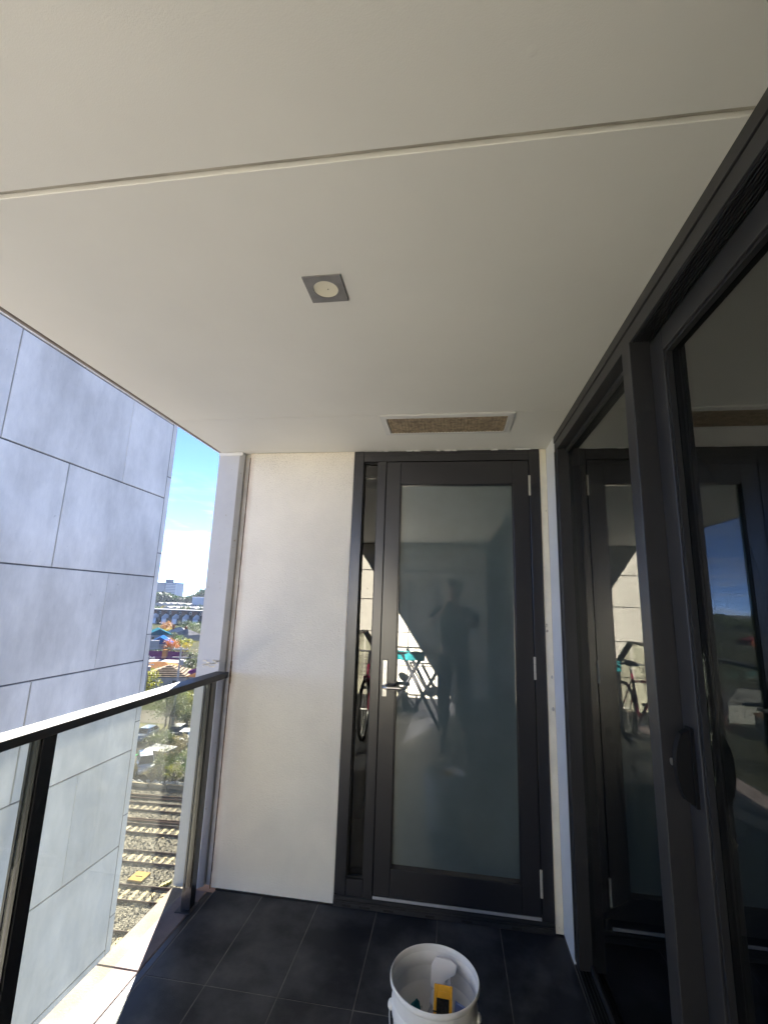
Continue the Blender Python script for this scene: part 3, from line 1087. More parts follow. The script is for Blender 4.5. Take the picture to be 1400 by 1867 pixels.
px, py = .04, -.42
V_ = [(px, py, .98, (.16, .11)), (px, py, 1.16, (.15, .10)), (px, py-.01, 1.36, (.18, .11)), (px, py-.01, 1.50, (.10, .075)), (px, py+.005, 1.56, .058), (px, py+.025, 1.64, .075), (px, py+.02, 1.74, .088), (px, py+.015, 1.79, .075)]
E_ = [(i, i+1) for i in range(7)]
def add(v, j):
    V_.append(v)
    E_.append((j, len(V_)-1))
    return len(V_)-1
for s in (-1, 1):
    h_ = add((px+s*.10, py, .90, .095), 0)
    k_ = add((px+s*.12, py+.03, .50, .062), h_)
    a_ = add((px+s*.125, py-.01, .10, .043), k_)
    t_ = add((px+s*.135, py+.12, .04, .038), a_)
    sh = add((px+s*.19, py-.01, 1.46, .058), 2)
    el = add((px+s*.29-(.03 if s > 0 else .02), py+.12, 1.26, .043), sh)
    wrn = add((s*.075, -.085, 1.47, .028), el)
    pl = add((s*.062, -.055, 1.515, (.034, .018)), wrn)
    for q in range(4):                                                  # fingers curl round the edge of the phone
        z = 1.485+.021*q
        f1 = add((s*.058, -.030, z+.018, .0085), pl)
        f2 = add((s*.047, -.0125 if False else -.030, z+.022, .008), f1)
    th1 = add((s*.050, -.058, 1.485, .011), pl)
    add((s*.028, -.052, 1.50, .009), th1)
skin_body('body', V_, E_, 0, M['skin'], pe)
skin_body('shirt', [(px, py, .93, (.185, .135)), (px, py, 1.14, (.178, .128)), (px, py-.01, 1.37, (.205, .135)), (px, py-.01, 1.50, (.115, .09)),
                    (px-.20, py-.01, 1.455, .076), (px-.27, py+.08, 1.32, .062), (px+.20, py-.01, 1.455, .076), (px+.265, py+.08, 1.32, .062)],
          [(0, 1), (1, 2), (2, 3), (2, 4), (4, 5), (2, 6), (6, 7)], 0, M['shirt'], pe)
skin_body('trousers', [(px, py, .96, (.175, .125)), (px-.10, py, .87, .108), (px-.12, py+.03, .50, .078), (px-.125, py-.01, .11, .068),
                       (px+.10, py, .87, .108), (px+.12, py+.03, .50, .078), (px+.125, py-.01, .11, .068)],
          [(0, 1), (1, 2), (2, 3), (0, 4), (4, 5), (5, 6)], 0, M['trouser'], pe)
for s in (-1, 1):
    b = B().ball((px+s*.13, py+.06, .045), .048, .14, .045, 14)
    put('shoe', b, M['shoe'], pe, True)
b = B().ball((px, py+.002, 1.775), .088, .098, .082, 16)
b.ball((px, py-.03, 1.72), .084, .075, .09, 14)
put('hair', b, M['hair'], pe, True)
for s in (-1, 1):
    put('eye', B().ball((px+s*.033, py+.10, 1.715), .012, .007, .006, 8), M['gap'], pe, True)
put('nose', B().ball((px, py+.112, 1.685), .013, .018, .022, 8), M['skin'], pe, True)
put('mouth', B().ball((px, py+.098, 1.645), .022, .008, .006, 8), M['rust'], pe, True)
for s in (-1, 1):
    put('ear', B().ball((px+s*.086, py+.015, 1.70), .010, .018, .03, 8), M['skin'], pe, True)
t = B()
t.box(-.037, .037, -.0052, .0052, -.120, .030, .003)
t.bm.transform(Matrix.Translation((0, -.030, HC)))
ph = tag(put('phone', t, M['phone']), 'black phone held up in both hands, mirrored in the door', 'phone')

# ------------------------------------------------------------------ the land below: one sheet to the horizon, then strips laid on it
M['land'] = material('suburban_ground', (.026, .034, .016), .95, spec=0, var=.5, vscale=.035, col2=(.060, .055, .040), bump=.3, bscale=3)
M['ballast'] = material('ballast_stone', (.07, .064, .054), 1, spec=0)
nt = M['ballast'].node_tree
tcb = nd(nt, 'ShaderNodeTexCoord')
vb = nd(nt, 'ShaderNodeTexVoronoi')
vb.inputs['Scale'].default_value = 11
nt.links.new(tcb.outputs['Object'], vb.inputs['Vector'])
vsep = nd(nt, 'ShaderNodeSeparateColor')
nt.links.new(vb.outputs['Color'], vsep.inputs[0])
vr = nd(nt, 'ShaderNodeValToRGB')
vr.color_ramp.elements[0].color = (.016, .015, .014, 1)
vr.color_ramp.elements[1].color = (.155, .14, .115, 1)
nt.links.new(vsep.outputs[0], vr.inputs[0])
nt.links.new(vr.outputs[0], nt.nodes['Principled BSDF'].inputs['Base Color'])
vbp = nd(nt, 'ShaderNodeBump')
vbp.inputs['Strength'].default_value = .9
vbp.inputs['Distance'].default_value = .05
vbp.invert = True
nt.links.new(vb.outputs['Distance'], vbp.inputs['Height'])
nt.links.new(vbp.outputs[0], nt.nodes['Principled BSDF'].inputs['Normal'])
M['asphalt'] = material('pale_asphalt', (.07, .065, .058), .9, spec=0, var=.2, vscale=.8, bump=.2, bscale=30)
M['path'] = material('sandy_path', (.075, .072, .045), .95, spec=0, var=.2, vscale=.7)
b = B()
b.lathe([(0, 0), (60, 0), (300, 0), (1200, 0), (9000, -2)], (0, 0, G-.02), 64)
tag(put('ground', b, M['land']), kind='structure')

TS = .06
def ty(y, x):
    return y + TS*(x+22)
def strip(name, x0, x1, y0, y1, z, m, nx=12):
    b = B()
    for i in range(nx):
        xa, xb = x0+(x1-x0)*i/nx, x0+(x1-x0)*(i+1)/nx
        b.poly([(xa, ty(y0, xa), z), (xb, ty(y0, xb), z), (xb, ty(y1, xb), z), (xa, ty(y1, xa), z)])
    return tag(put(name, b, m), kind='structure')
M['bounce_paving'] = material('pale_bounce_paving', (.38, .355, .31), .9, var=.12, vscale=.6)  # pale ground added out of direct view to bounce sunlight onto the ceiling
b = B()
b.box(-30, -1.6, -60, 8.9, G-.015, G+.01)
tag(put('bounce_paving', b, M['bounce_paving']), kind='structure')
strip('ballast_bed', -260, 160, 9, 46.6, G, M['ballast'])
strip('car_park', -260, 160, 47.8, 60.5, G, M['asphalt'])
strip('road', -260, 160, 68.8, 76, G, M['asphalt'])
strip('footpath', -260, 160, 62.5, 68.2, G, M['path'])
# stones lying on the ballast where single lumps still show
b = B()
rnd = random.Random(3)
for k in range(9000):
    x = rnd.uniform(-33, -13)
    y = ty(rnd.uniform(25, 46.3), x)
    s = rnd.uniform(.03, .085)
    a = rnd.uniform(0, 3)
    pts = [(x+s*math.cos(a+2.1*i)*rnd.uniform(.7, 1.2), y+s*math.sin(a+2.1*i)*rnd.uniform(.7, 1.2), G) for i in range(3)]
    top = b.bm.verts.new((x, y, G+s*1.1))
    vs = [b.bm.verts.new(p) for p in pts]
    for i in range(3):
        b.bm.faces.new((vs[i], vs[(i+1) % 3], top))
tag(put('ballast_stones', b, M['ballast']), 'loose grey ballast stones between the railway tracks', 'gravel', kind='stuff')

M['rail'] = material('rusty_rail', (.05, .028, .022), .7, spec=0, var=.3, vscale=5)
M['rail_top'] = material('polished_rail_head', (.075, .066, .064), .7, spec=0)
M['sleeper'] = material('pale_concrete_sleeper', (.27, .22, .14), .9, spec=0, var=.25, vscale=6)
M['sleeper_old'] = material('weathered_timber_sleeper', (.17, .145, .105), .95, spec=0, var=.3, vscale=6)
def rail_mesh(y):
    b = B()
    for x0, x1 in ((-200, -100), (-100, -40), (-40, 0), (0, 120)):
        ya, yb = ty(y, x0), ty(y, x1)
        for w, z0, z1 in ((.07, G, G+.03), (.012, G+.03, G+.12), (.036, G+.12, G+.155)):
            vs = [b.bm.verts.new(p) for p in ((x0, ya-w, z0), (x1, yb-w, z0), (x1, yb+w, z0), (x0, ya+w, z0), (x0, ya-w, z1), (x1, yb-w, z1), (x1, yb+w, z1), (x0, ya+w, z1))]
            for q in ((4, 5, 6, 7), (0, 1, 5, 4), (2, 3, 7, 6)):
                b.bm.faces.new([vs[i] for i in q])
    return b
def rail_head(y):
    b = B()
    for x0, x1 in ((-200, -40), (-40, 0), (0, 120)):
        ya, yb = ty(y, x0), ty(y, x1)
        b.poly([(x0, ya-.02, G+.159), (x1, yb-.02, G+.159), (x1, yb+.02, G+.159), (x0, ya+.02, G+.159)])
    return b
sl_me = B().box(-.12, .12, -1.02, 1.02, -.12, .045, .01).mesh('sleeper')
tracks = [(26.0, 27.45, 'nearest railway track right below the balcony ledge', 'sleeper'),
          (30.02, 31.5, 'railway track on the near side of the yellow pit lid', 'sleeper'),
          (34.03, 35.48, 'railway track with bright pale sleepers just beyond the yellow pit lid', 'sleeper'),
          (37.98, 39.37, 'railway track with spare rusty rails lying along its far side', 'sleeper'),
          (41.75, 43.1, 'farthest running railway track, near the bushes, its sleepers half buried', 'sleeper_old')]
for ya, yb, lab, sm in tracks:
    t = thing('railway_track', lab, 'railway track', (-22, (ya+yb)/2, G), 'railway tracks below the balcony')
    for y in (ya, yb):
        rl = put('rail', rail_mesh(y), M['rail'], t)
        put('rail_head', rail_head(y), M['rail_top'], rl)
    me = sl_me.copy()
    me.materials.append(M[sm])
    k = 0
    x = -35.0
    while x < -12:
        o = put('sleeper', me, None, t)
        o.matrix_parent_inverse = Matrix.Identity(4)
        jx = rnd.uniform(-.03, .03)
        o.location = (x+jx+22, ty((ya+yb)/2, x)-(ya+yb)/2 + rnd.uniform(-.05, .05), -.012-rnd.uniform(0, .028))
        o.rotation_euler = (0, 0, math.atan(TS)+rnd.uniform(-.03, .03))
        x += .62
    b = B()
    for x0, x1 in ((-120, -35.3), (-11.8, 90)):
        x = x0
        while x < x1:
            b.box(x-.12, x+.12, ty((ya+yb)/2, x)-1, ty((ya+yb)/2, x)+1, G-.1, G+.02)
            x += .62
    tag(put('distant_sleepers', b, M[sm], t), kind='stuff')
for y, sk, lab in ((44.15, .02, 'rusty spare rail lying nearest the low trackside wall'), (39.95, -.012, 'rusty spare rail lying close beside the fourth track'), (40.25, .016, 'rusty spare rail lying slightly askew on the ballast'), (44.75, -.004, 'rusty spare rail between the far track and the low wall')):
    b = B()
    b.tube([(-38, ty(y, -38)-sk*8, G+.07), (-14, ty(y, -14)+sk*8, G+.07)], .075, 5)
    tag(put('spare_rail', b, M['rail']), lab, 'rail', 'spare rails')
M['pit'] = material('yellow_pit_lid', (.22, .15, .055), .8, spec=0, var=.2, vscale=4)
pl_ = thing('pit_lid', 'square sandy yellow pit lid lying between two tracks', 'pit lid', (-20.95, 32.55, G))
pb = B()
pb.box(-21.47, -20.43, 32.03, 33.08, G-.02, G+.13, .02)
put('lid', pb, M['pit'], pl_)
pb = B()
pb.box(-21.2, -20.7, 32.5, 32.54, G+.131, G+.15)
put('lifting_bar', pb, M['rail'], pl_)
pb = B()
for k in range(4):
    pb.box(-19.0+.13*k, -18.93+.13*k, 31.75+.15*k, 32.3+.1*k, G+.0, G+.09+.03*k)
tag(put('weed_tuft', pb, leaf_material('weed', (.18, .16, .02), (.30, .26, .04))), 'yellow green weed tuft at the edge of the near track', 'weed')

M['white_stone'] = material('white_rubble', (.30, .30, .29), .9, spec=0, var=.3, vscale=5)
lw = thing('trackside_wall', 'low dark retaining wall between railway and bushes', 'wall', (-28, 46.3, G))
b = B()
for x in range(-80, 40, 2):
    b.box(x+.02, x+1.98, ty(46.75, x+1)-.1, ty(46.75, x+1)+.1, G, G+.34+.02*(x % 3))
put('plank_row', b, M['sleeper_old'], lw)
b = B()
for k in range(420):
    x = rnd.uniform(-45, -14)
    s = rnd.uniform(.08, .24)
    b.ball((x, ty(47.25, x)+rnd.uniform(-.35, .5), G+s*.5+.1), s, s*.8, s*.7, 6)
tag(put('rubble', b, M['white_stone']), 'white rubble heaped along the low trackside wall', 'rubble', kind='stuff')

# ------------------------------------------------------------------ trees and bushes
LM = {
    'olive': leaf_material('olive_leaves', (0.022, 0.035, 0.011), (0.060, 0.075, 0.025)),
    'grey_green': leaf_material('grey_green_leaves', (0.035, 0.048, 0.025), (0.085, 0.100, 0.055)),
    'lime': leaf_material('lime_leaves', (0.100, 0.120, 0.010), (0.190, 0.180, 0.015)),
    'yellow': leaf_material('yellow_leaves', (0.170, 0.135, 0.010), (0.275, 0.210, 0.015)),
    'orange': leaf_material('orange_leaves', (0.225, 0.050, 0.010), (0.300, 0.110, 0.015)),
    'rust': leaf_material('salmon_leaves', (0.190, 0.075, 0.030), (0.275, 0.135, 0.050)),
    'dark': leaf_material('dark_green_leaves', (0.010, 0.020, 0.008), (0.025, 0.043, 0.015)),
    'green': leaf_material('mid_green_leaves', (0.020, 0.043, 0.010), (0.055, 0.095, 0.020)),
    'straw': leaf_material('straw_leaves', (0.100, 0.085, 0.040), (0.190, 0.160, 0.080)),
}
M['bark'] = material('grey_bark', (.12, .10, .085), .95, spec=0, var=.3, vscale=8)

def make_tree(name, H, rx, rz, leaf, n=900, ls=.22, trunk=.16, clumps=26, seed=0, bare=False, low=False):
    """root at the origin; trunk with limbs, crown of leaf-sized faces gathered in clumps"""
    rnd = random.Random(seed)
    root = thing(name, None, None, (0, 0, 0))
    cz = H-rz
    cl = []
    for k in range(clumps):
        while True:
            v = Vector((rnd.uniform(-1, 1), rnd.uniform(-1, 1), rnd.uniform(-1, 1)))
            if .25 < v.length < 1:
                break
        q = v.length**.4/v.length*rnd.uniform(.55, .95)
        cl.append(Vector((v.x*q*rx, v.y*q*rx, cz+v.z*q*rz)))
    t = B()
    tz = max(.3, cz-rz*.35)
    if not low:
        t.tube([(0, 0, -.1), (rnd.uniform(-.1, .1), rnd.uniform(-.1, .1), tz*.6), (rnd.uniform(-.2, .2), rnd.uniform(-.2, .2), tz)], [trunk, trunk*.8, trunk*.6], 7)
    for c in cl[:14 if not bare else len(cl)]:
        st_ = Vector((0, 0, tz*rnd.uniform(.55, 1))) if not low else Vector((rnd.uniform(-.2, .2), rnd.uniform(-.2, .2), 0))
        mid = st_.lerp(c, .5)+Vector((rnd.uniform(-.2, .2), rnd.uniform(-.2, .2), .15))
        t.tube([st_, mid, c], [trunk*.45, trunk*.28, trunk*.08], 5, cap=False)
        if bare:
            for q in range(4):
                e = c+Vector((rnd.uniform(-.6, .6), rnd.uniform(-.6, .6), rnd.uniform(.0, .7)))
                t.tube([mid.lerp(c, rnd.random()), e], [trunk*.12, trunk*.03], 4, cap=False)
    put('trunk' if not low else 'stems', t, M['bark'], root)
    vs, fs = [], []
    for k in range(n):
        c = cl[k % clumps]
        cr_ = .38*min(rx, rz*1.2)*(1 if k % 3 else 1.35)
        p = c+Vector((rnd.gauss(0, .45), rnd.gauss(0, .45), rnd.gauss(0, .38)))*cr_
        a = Vector((rnd.gauss(0, 1), rnd.gauss(0, 1), rnd.gauss(0, 1))).normalized()
        w = a.orthogonal().normalized()
        w.rotate(Matrix.Rotation(rnd.uniform(0, 6.3), 3, a))
        h = a.cross(w)
        s = ls*rnd.uniform(.55, 1.25)
        i = len(vs)
        vs += [p-w*s*.5, p+h*s*.28, p+w*s*.5, p-h*s*.28]
        fs.append((i, i+1, i+2, i+3))
    me = bpy.data.meshes.new('crown')
    me.from_pydata(vs, [], fs)
    put('crown', me, LM[leaf], root)
    return root

def tree(label, cat, x, y, H, rx, leaf, rz=None, name='tree', z=G, **kw):
    rz = rz if rz else min(rx*1.05, H*.42)
    root = make_tree(name, H, rx, rz, leaf, seed=int(abs(x*13+y*7)), **kw)
    root.location = (x, y, z)
    return tag(root, label, cat)

tree('tall olive green tree with grey limbs between path and parked cars', 'tree', -39.8, 64.6, 5.9, 2.7, 'grey_green', n=2400, clumps=40, ls=.20, name='olive_tree')
tree('lime green leafy tree beside the brown wall', 'tree', -40.6, 70.5, 4.3, 1.9, 'lime', n=1300, name='lime_tree')
tree('bushy dark tree below the lime green one', 'tree', -38.2, 66.6, 2.9, 1.7, 'olive', n=1000, name='bushy_tree')
tree('straggly olive bush in front of the parked cars', 'bush', -35.0, 55.6, 2.6, 1.9, 'olive', n=1700, clumps=34, ls=.17, name='bush', low=True, rz=1.1)
tree('bare brown branched shrub at the edge of the car park', 'shrub', -31.1, 51.6, 2.7, 1.9, 'straw', n=420, clumps=26, ls=.13, name='bare_shrub', bare=True, low=True, rz=1.1, trunk=.10)
tree('grey green shrub growing under the bare branches', 'shrub', -32.4, 52.6, 1.7, 1.5, 'grey_green', n=900, ls=.15, name='shrub', low=True, rz=.75)
tree('yellow flowering bush behind the trackside wall', 'bush', -28.4, 48.2, 1.75, 1.25, 'lime', n=1000, ls=.12, name='bush', low=True, rz=.8)
tree('rounded green bush by the trackside wall, right of the yellow one', 'bush', -26.6, 48.3, 2.25, 1.35, 'green', n=1300, ls=.13, name='bush', low=True, rz=1.05)
tree('dark green bush beside the rounded green one', 'bush', -25.2, 48.6, 2.1, 1.2, 'olive', n=1000, ls=.13, name='bush', low=True, rz=1.0)
tree('small brown dry bush by the silver car', 'bush', -31.0, 47.9, 1.3, .8, 'straw', n=600, ls=.1, name='bush', low=True, rz=.6)
tree('low grey green bush left of the yellow flowering bush', 'bush', -29.8, 48.4, 1.45, 1.0, 'grey_green', n=800, ls=.12, name='bush', low=True, rz=.68)
tree('tall yellow green tree beside the tiled house', 'tree', -55.4, 81.8, 5.9, 2.0, 'lime', n=1500, ls=.24, name='tree', rz=2.5)
tree('big leafy tree with pale top behind the power pole', 'tree', -62.4, 108.0, 6.6, 3.0, 'grey_green', n=1700, ls=.28, clumps=34, name='tree', rz=3.0)
tree('dark tree leaning in behind the pale topped tree', 'tree', -60.2, 109.5, 5.6, 2.6, 'dark', n=1100, ls=.3, name='tree')
tree('fiery orange autumn tree by the blue house', 'autumn tree', -90.0, 142.2, 5.4, 2.5, 'orange', n=1200, ls=.32, name='autumn_tree')
tree('dark green shrub under the orange autumn tree', 'shrub', -88.6, 139.0, 2.7, 2.1, 'olive', n=700, ls=.3, name='shrub', low=True, rz=1.2)
tree('small yellow tree right of the orange one', 'tree', -85.6, 143.6, 3.9, 1.6, 'yellow', n=700, ls=.28, name='tree')
tree('long yellow green hedge tree before the white cottage', 'tree', -94.4, 158.0, 3.7, 3.4, 'lime', n=1000, ls=.33, name='tree', rz=1.4)
tree('wide salmon autumn tree below the townhouses', 'autumn tree', -139.7, 214.8, 6.0, 4.4, 'rust', n=1200, ls=.45, name='autumn_tree', rz=2.4)
tree('bright yellow tree at the foot of the salmon tree', 'tree', -130.2, 201.0, 4.2, 2.3, 'yellow', n=700, ls=.38, name='tree')
tree('large olive tree standing at the right below the townhouses', 'tree', -112.6, 195.7, 7.6, 4.4, 'grey_green', n=1400, ls=.42, name='tree', rz=3.6)
tree('dark round evergreen between townhouses and white cottage', 'tree', -142.0, 236.0, 5.8, 3.4, 'dark', n=900, ls=.45, name='evergreen_tree')
tree('mid green tree behind the large olive tree', 'tree', -127.0, 222.0, 6.2, 4.2, 'green', n=1000, ls=.45, name='tree')

for x, y, h, q, lf_, lab in ((-30.6, 49.4, 2.1, 1.5, 'olive', 'full olive bush in front of the silver car'), (-28.0, 50.0, 2.6, 1.6, 'green', 'taller green bush behind the yellow flowering bush'), (-27.2, 51.8, 2.9, 1.7, 'grey_green', 'silvery shrub behind the rounded green bush'),
                        (-33.6, 48.4, 1.2, 1.1, 'straw', 'low straw coloured scrub left of the dry bush'), (-24.0, 49.4, 2.4, 1.5, 'green', 'broad green bush at the right end of the growth'), (-36.4, 57.6, 2.4, 1.6, 'grey_green', 'grey green bush at the tail of the blue car'),
                        (-33.2, 56.6, 2.2, 1.5, 'straw', 'dry yellowish bush before the navy car')):
    tree(lab, 'bush', x, y, h, q, lf_, n=1500, ls=.15, clumps=32, name='bush', low=True, rz=h*.45)
tree('broad grey green gum tree over the path', 'tree', -41.5, 66.4, 5.6, 2.6, 'olive', n=2200, clumps=40, ls=.2, name='gum_tree')
tree('round lime bush against the brown boundary wall', 'bush', -43.4, 75.6, 3.6, 1.9, 'green', n=1200, ls=.2, name='bush', low=True, rz=1.6)
for x, y, h, q, lf_, lab in ((-64.5, 99.0, 3.2, 2.0, 'green', 'garden tree between the tiled cottage and the orange roof'), (-84.0, 128.5, 3.4, 2.4, 'dark', 'dark garden tree behind the purple shed'), (-91.5, 134.5, 3.0, 1.9, 'olive', 'garden tree at the foot of the white sign board'),
                        (-101.0, 165.0, 4.2, 3.0, 'green', 'garden tree behind the long hedge tree'), (-108.5, 172.0, 4.6, 3.2, 'olive', 'garden tree right of the teal roof'), (-131.0, 216.0, 5.0, 3.6, 'dark', 'dark garden tree right of the salmon tree'),
                        (-150.0, 232.0, 5.0, 4.0, 'olive', 'garden tree left of the salmon tree'), (-152.0, 258.0, 4.6, 4.2, 'green', 'green garden tree below the white party walls'), (-160.0, 262.0, 4.2, 4.0, 'dark', 'dark garden tree below the white party walls')):
    tree(lab, 'tree', x, y, h, q, lf_, n=900, ls=.34, name='garden_tree', low=True, rz=h*.45)

# ------------------------------------------------------------------ houses
M['weatherboard'] = material('white_weatherboard', (0.248, 0.248, 0.248), .95, spec=0, var=.08, vscale=3)
M['brick'] = material('red_brick', (0.135, 0.045, 0.027), .95, spec=0, var=.3, vscale=4)
M['brown_wall'] = material('brown_boundary_wall', (0.077, 0.050, 0.041), .95, spec=0, var=.2, vscale=2)
M['win'] = material('dark_window', (0.013, 0.016, 0.020), .1)
M['terracotta'] = material('old_roof_tile', (0.180, 0.144, 0.108), .95, spec=0, var=.35, vscale=2)
M['terracotta_dark'] = material('roof_tile_underlap', (0.041, 0.034, 0.027), .95, spec=0)
ROOFS = {'purple': material('purple_roof', (0.030, 0.009, 0.037), .95, spec=0, var=.12, vscale=.6),
         'teal': material('teal_roof', (0.013, 0.077, 0.108), .95, spec=0, var=.15, vscale=.6),
         'blue': material('blue_roof', (0.013, 0.054, 0.162), .95, spec=0, var=.15, vscale=.6),
         'orange': material('orange_tile_roof', (0.225, 0.113, 0.050), .95, spec=0, var=.2, vscale=1),
         'white': material('white_metal_roof', (0.306, 0.302, 0.297), .95, spec=0, var=.1, vscale=.5),
         'grey': material('grey_metal_roof', (0.135, 0.135, 0.140), .95, spec=0, var=.2, vscale=.5),
         'maroon': material('maroon_roof', (0.090, 0.018, 0.023), .95, spec=0, var=.15, vscale=.5)}

def house(label, x, y, w, d, hw, hr, roof, wall='weatherboard', rot=0, gable=None, chimney=None, windows=2, cat='house', name='house', group=None):
    """gable: 'x' or 'y' for the ridge direction; None gives a hip; hr 0 gives a flat roof with parapet"""
    root = thing(name, label, cat, (0, 0, 0), group)
    put('wall', B().box(-w/2, w/2, -d/2, d/2, -.1, hw), M[wall], root)
    o = .35
    X, Y = w/2+o, d/2+o
    b = B()
    th = .12
    if hr == 0:
        b.box(-X+.2, X-.2, -Y+.2, Y-.2, hw+.003, hw+.35)
    else:
        if gable == 'x':
            ra, rb = Vector((-X, 0, hw+hr)), Vector((X, 0, hw+hr))
        elif gable == 'y':
            ra, rb = Vector((0, -Y, hw+hr)), Vector((0, Y, hw+hr))
        elif w >= d:
            ra, rb = Vector((-(X-Y)-.01, 0, hw+hr)), Vector((X-Y+.01, 0, hw+hr))
        else:
            ra, rb = Vector((0, -(Y-X)-.01, hw+hr)), Vector((0, Y-X+.01, hw+hr))
        e = [Vector((-X, -Y, hw-.02)), Vector((X, -Y, hw-.02)), Vector((X, Y, hw-.02)), Vector((-X, Y, hw-.02))]
        along_x = abs((rb-ra).x) >= abs((rb-ra).y)
        if along_x:
            faces = [(e[0], e[1], rb, ra), (e[2], e[3], ra, rb), (e[1], e[2], rb), (e[3], e[0], ra)]
        else:
            faces = [(e[1], e[2], rb, ra), (e[3], e[0], ra, rb), (e[0], e[1], ra), (e[2], e[3], rb)]
        for fc in faces:
            b.poly(fc)
        b.poly([p+Vector((0, 0, -.0)) for p in (e[3], e[2], e[1], e[0])])
    rf = put('roof', b, ROOFS.get(roof, M.get(roof)), root)
    if chimney:
        cx_, cy_, ch_ = chimney
        put('chimney', B().box(cx_-.4, cx_+.4, cy_-.4, cy_+.4, hw, hw+ch_).box(cx_-.48, cx_+.48, cy_-.48, cy_+.48, hw+ch_+.003, hw+ch_+.2), M['brick'], rf)
    for k in range(windows):
        wx = -w/2+w*(k+.5)/windows
        fr2 = put('window', B().box(wx-.55, wx+.55, -d/2-.05, -d/2-.003, hw*.38, hw*.80), M['weatherboard'], root)
        put('pane', B().box(wx-.48, wx+.48, -d/2-.07, -d/2-.052, hw*.38+.07, hw*.80-.07), M['win'], fr2)
    root.location = (x, y, G)
    root.rotation_euler = (0, 0, rot)
    return root

h1 = house('cottage with striped old tiled hip roof behind the handrail', -58.0, 92.0, 8.2, 9.0, 2.9, 1.75, 'terracotta', rot=R(22), windows=2)
b = B()                                                                # courses of tiles over the roof, dark laps between
X, Y, hw, hr = 4.1+.35, 4.5+.35, 2.88, 1.77
N = 7
for face in range(4):
    for k in range(N):
        t0, t1 = (k+.12)/N, (k+.80)/N
        def P(t, s):
            # s -1..1 along the eave; ridge runs along y between +-(Y-X)
            z = hw+hr*t+.03
            if face in (0, 1):
                sx = -1 if face == 0 else 1
                yy = s*(Y*(1-t)+(Y-X)*t)
                return (sx*X*(1-t), yy, z)
            sy = -1 if face == 2 else 1
            return (s*X*(1-t), sy*(Y*(1-t)+(Y-X)*t), z)
        q = [Vector(P(t0, -1)), Vector(P(t0, 1)), Vector(P(t1, 1)), Vector(P(t1, -1))]
        for v in q[:2]:
            v.z += .09
        b.poly(q)
rf = [c for c in h1.children if c.name.startswith('roof')][0]
rf.data.materials.clear()
rf.data.materials.append(M['terracotta_dark'])
tc_ = put('tile_courses', b, M['terracotta'], rf)
tag(tc_, kind='stuff')
house('small house with purple roof right of the striped tiled cottage', -53.6, 94.5, 6.5, 7, 2.5, 1.3, 'purple', rot=R(20))
house('cream house with orange tiled roof behind the tall yellow green tree', -68.8, 104.5, 8.5, 6, 2.2, 1.1, 'orange', wall='weatherboard', rot=R(12), windows=3)
ph_ = house('long purple shed with rusty orange flue', -76.6, 119.6, 12.0, 7.5, 2.2, 1.6, 'purple', wall='brown_wall', rot=R(8), gable='x', windows=1, name='shed', cat='shed')
put('flue', B().box(.2, 1.25, -3.6, -2.6, 2.25, 4.6), ROOFS['orange'], [c for c in ph_.children if c.name.startswith('roof')][0])
house('pale flat roofed annexe in front of the purple shed', -72.4, 112.8, 9.5, 4.5, 1.9, 0, 'white', rot=R(8), windows=2, name='annexe', cat='annexe')
house('bright blue roofed house behind the white sign board', -97.0, 147.0, 7.0, 9, 3.0, 2.2, 'blue', rot=R(28), gable='y')
house('teal roofed gabled house below the salmon autumn tree', -119.4, 178.5, 9.0, 10, 2.9, 2.4, 'teal', rot=R(38), gable='y', windows=2)
house('white cottage with two red brick chimneys', -119.0, 192.5, 9.0, 7, 2.9, 2.0, 'white', rot=R(15), chimney=(-2.2, -1.2, 2.9))
house('slate grey cottage with a red brick chimney', -112.0, 187.0, 8.0, 7, 2.6, 2.1, 'grey', rot=R(-10), chimney=(-1.2, .6, 2.8))
house('maroon roofed house at the right behind the wires', -66.5, 128.0, 6.0, 8, 2.8, 1.9, 'maroon', rot=R(5))
bw_ = thing('boundary_wall', 'brown rendered boundary wall beyond the lime green tree', 'wall', (-44, 78.5, G))
put('wall_panel', B().box(-47.5, -38.0, 78.3, 78.55, G, G+3.5), M['brown_wall'], bw_)
put('coping', B().box(-47.6, -37.9, 78.22, 78.62, G+3.503, G+3.6), M['joint'], bw_)

# sign board on a post
sg = thing('sign_board', 'blank white sign board raised on a grey post', 'sign', (-88.6, 131.6, G))
put('post', B().tube([(-88.6, 131.6, G), (-88.6, 131.6, G+4)], .12, 8), M['grey_plate'], sg)
put('board', B().box(-90.1, -87.4, 131.3, 131.46, G+2.4, G+5.2, .03), M['weatherboard'], sg)
b = B()
b.box(-90.16, -90.08, 131.26, 131.5, G+2.34, G+5.26)
b.box(-87.42, -87.34, 131.26, 131.5, G+2.34, G+5.26)
b.box(-90.079, -87.421, 131.26, 131.5, G+5.2, G+5.26)
b.box(-90.079, -87.421, 131.26, 131.5, G+2.34, G+2.4)
put('sign_frame', b, M['grey_plate'], sg)

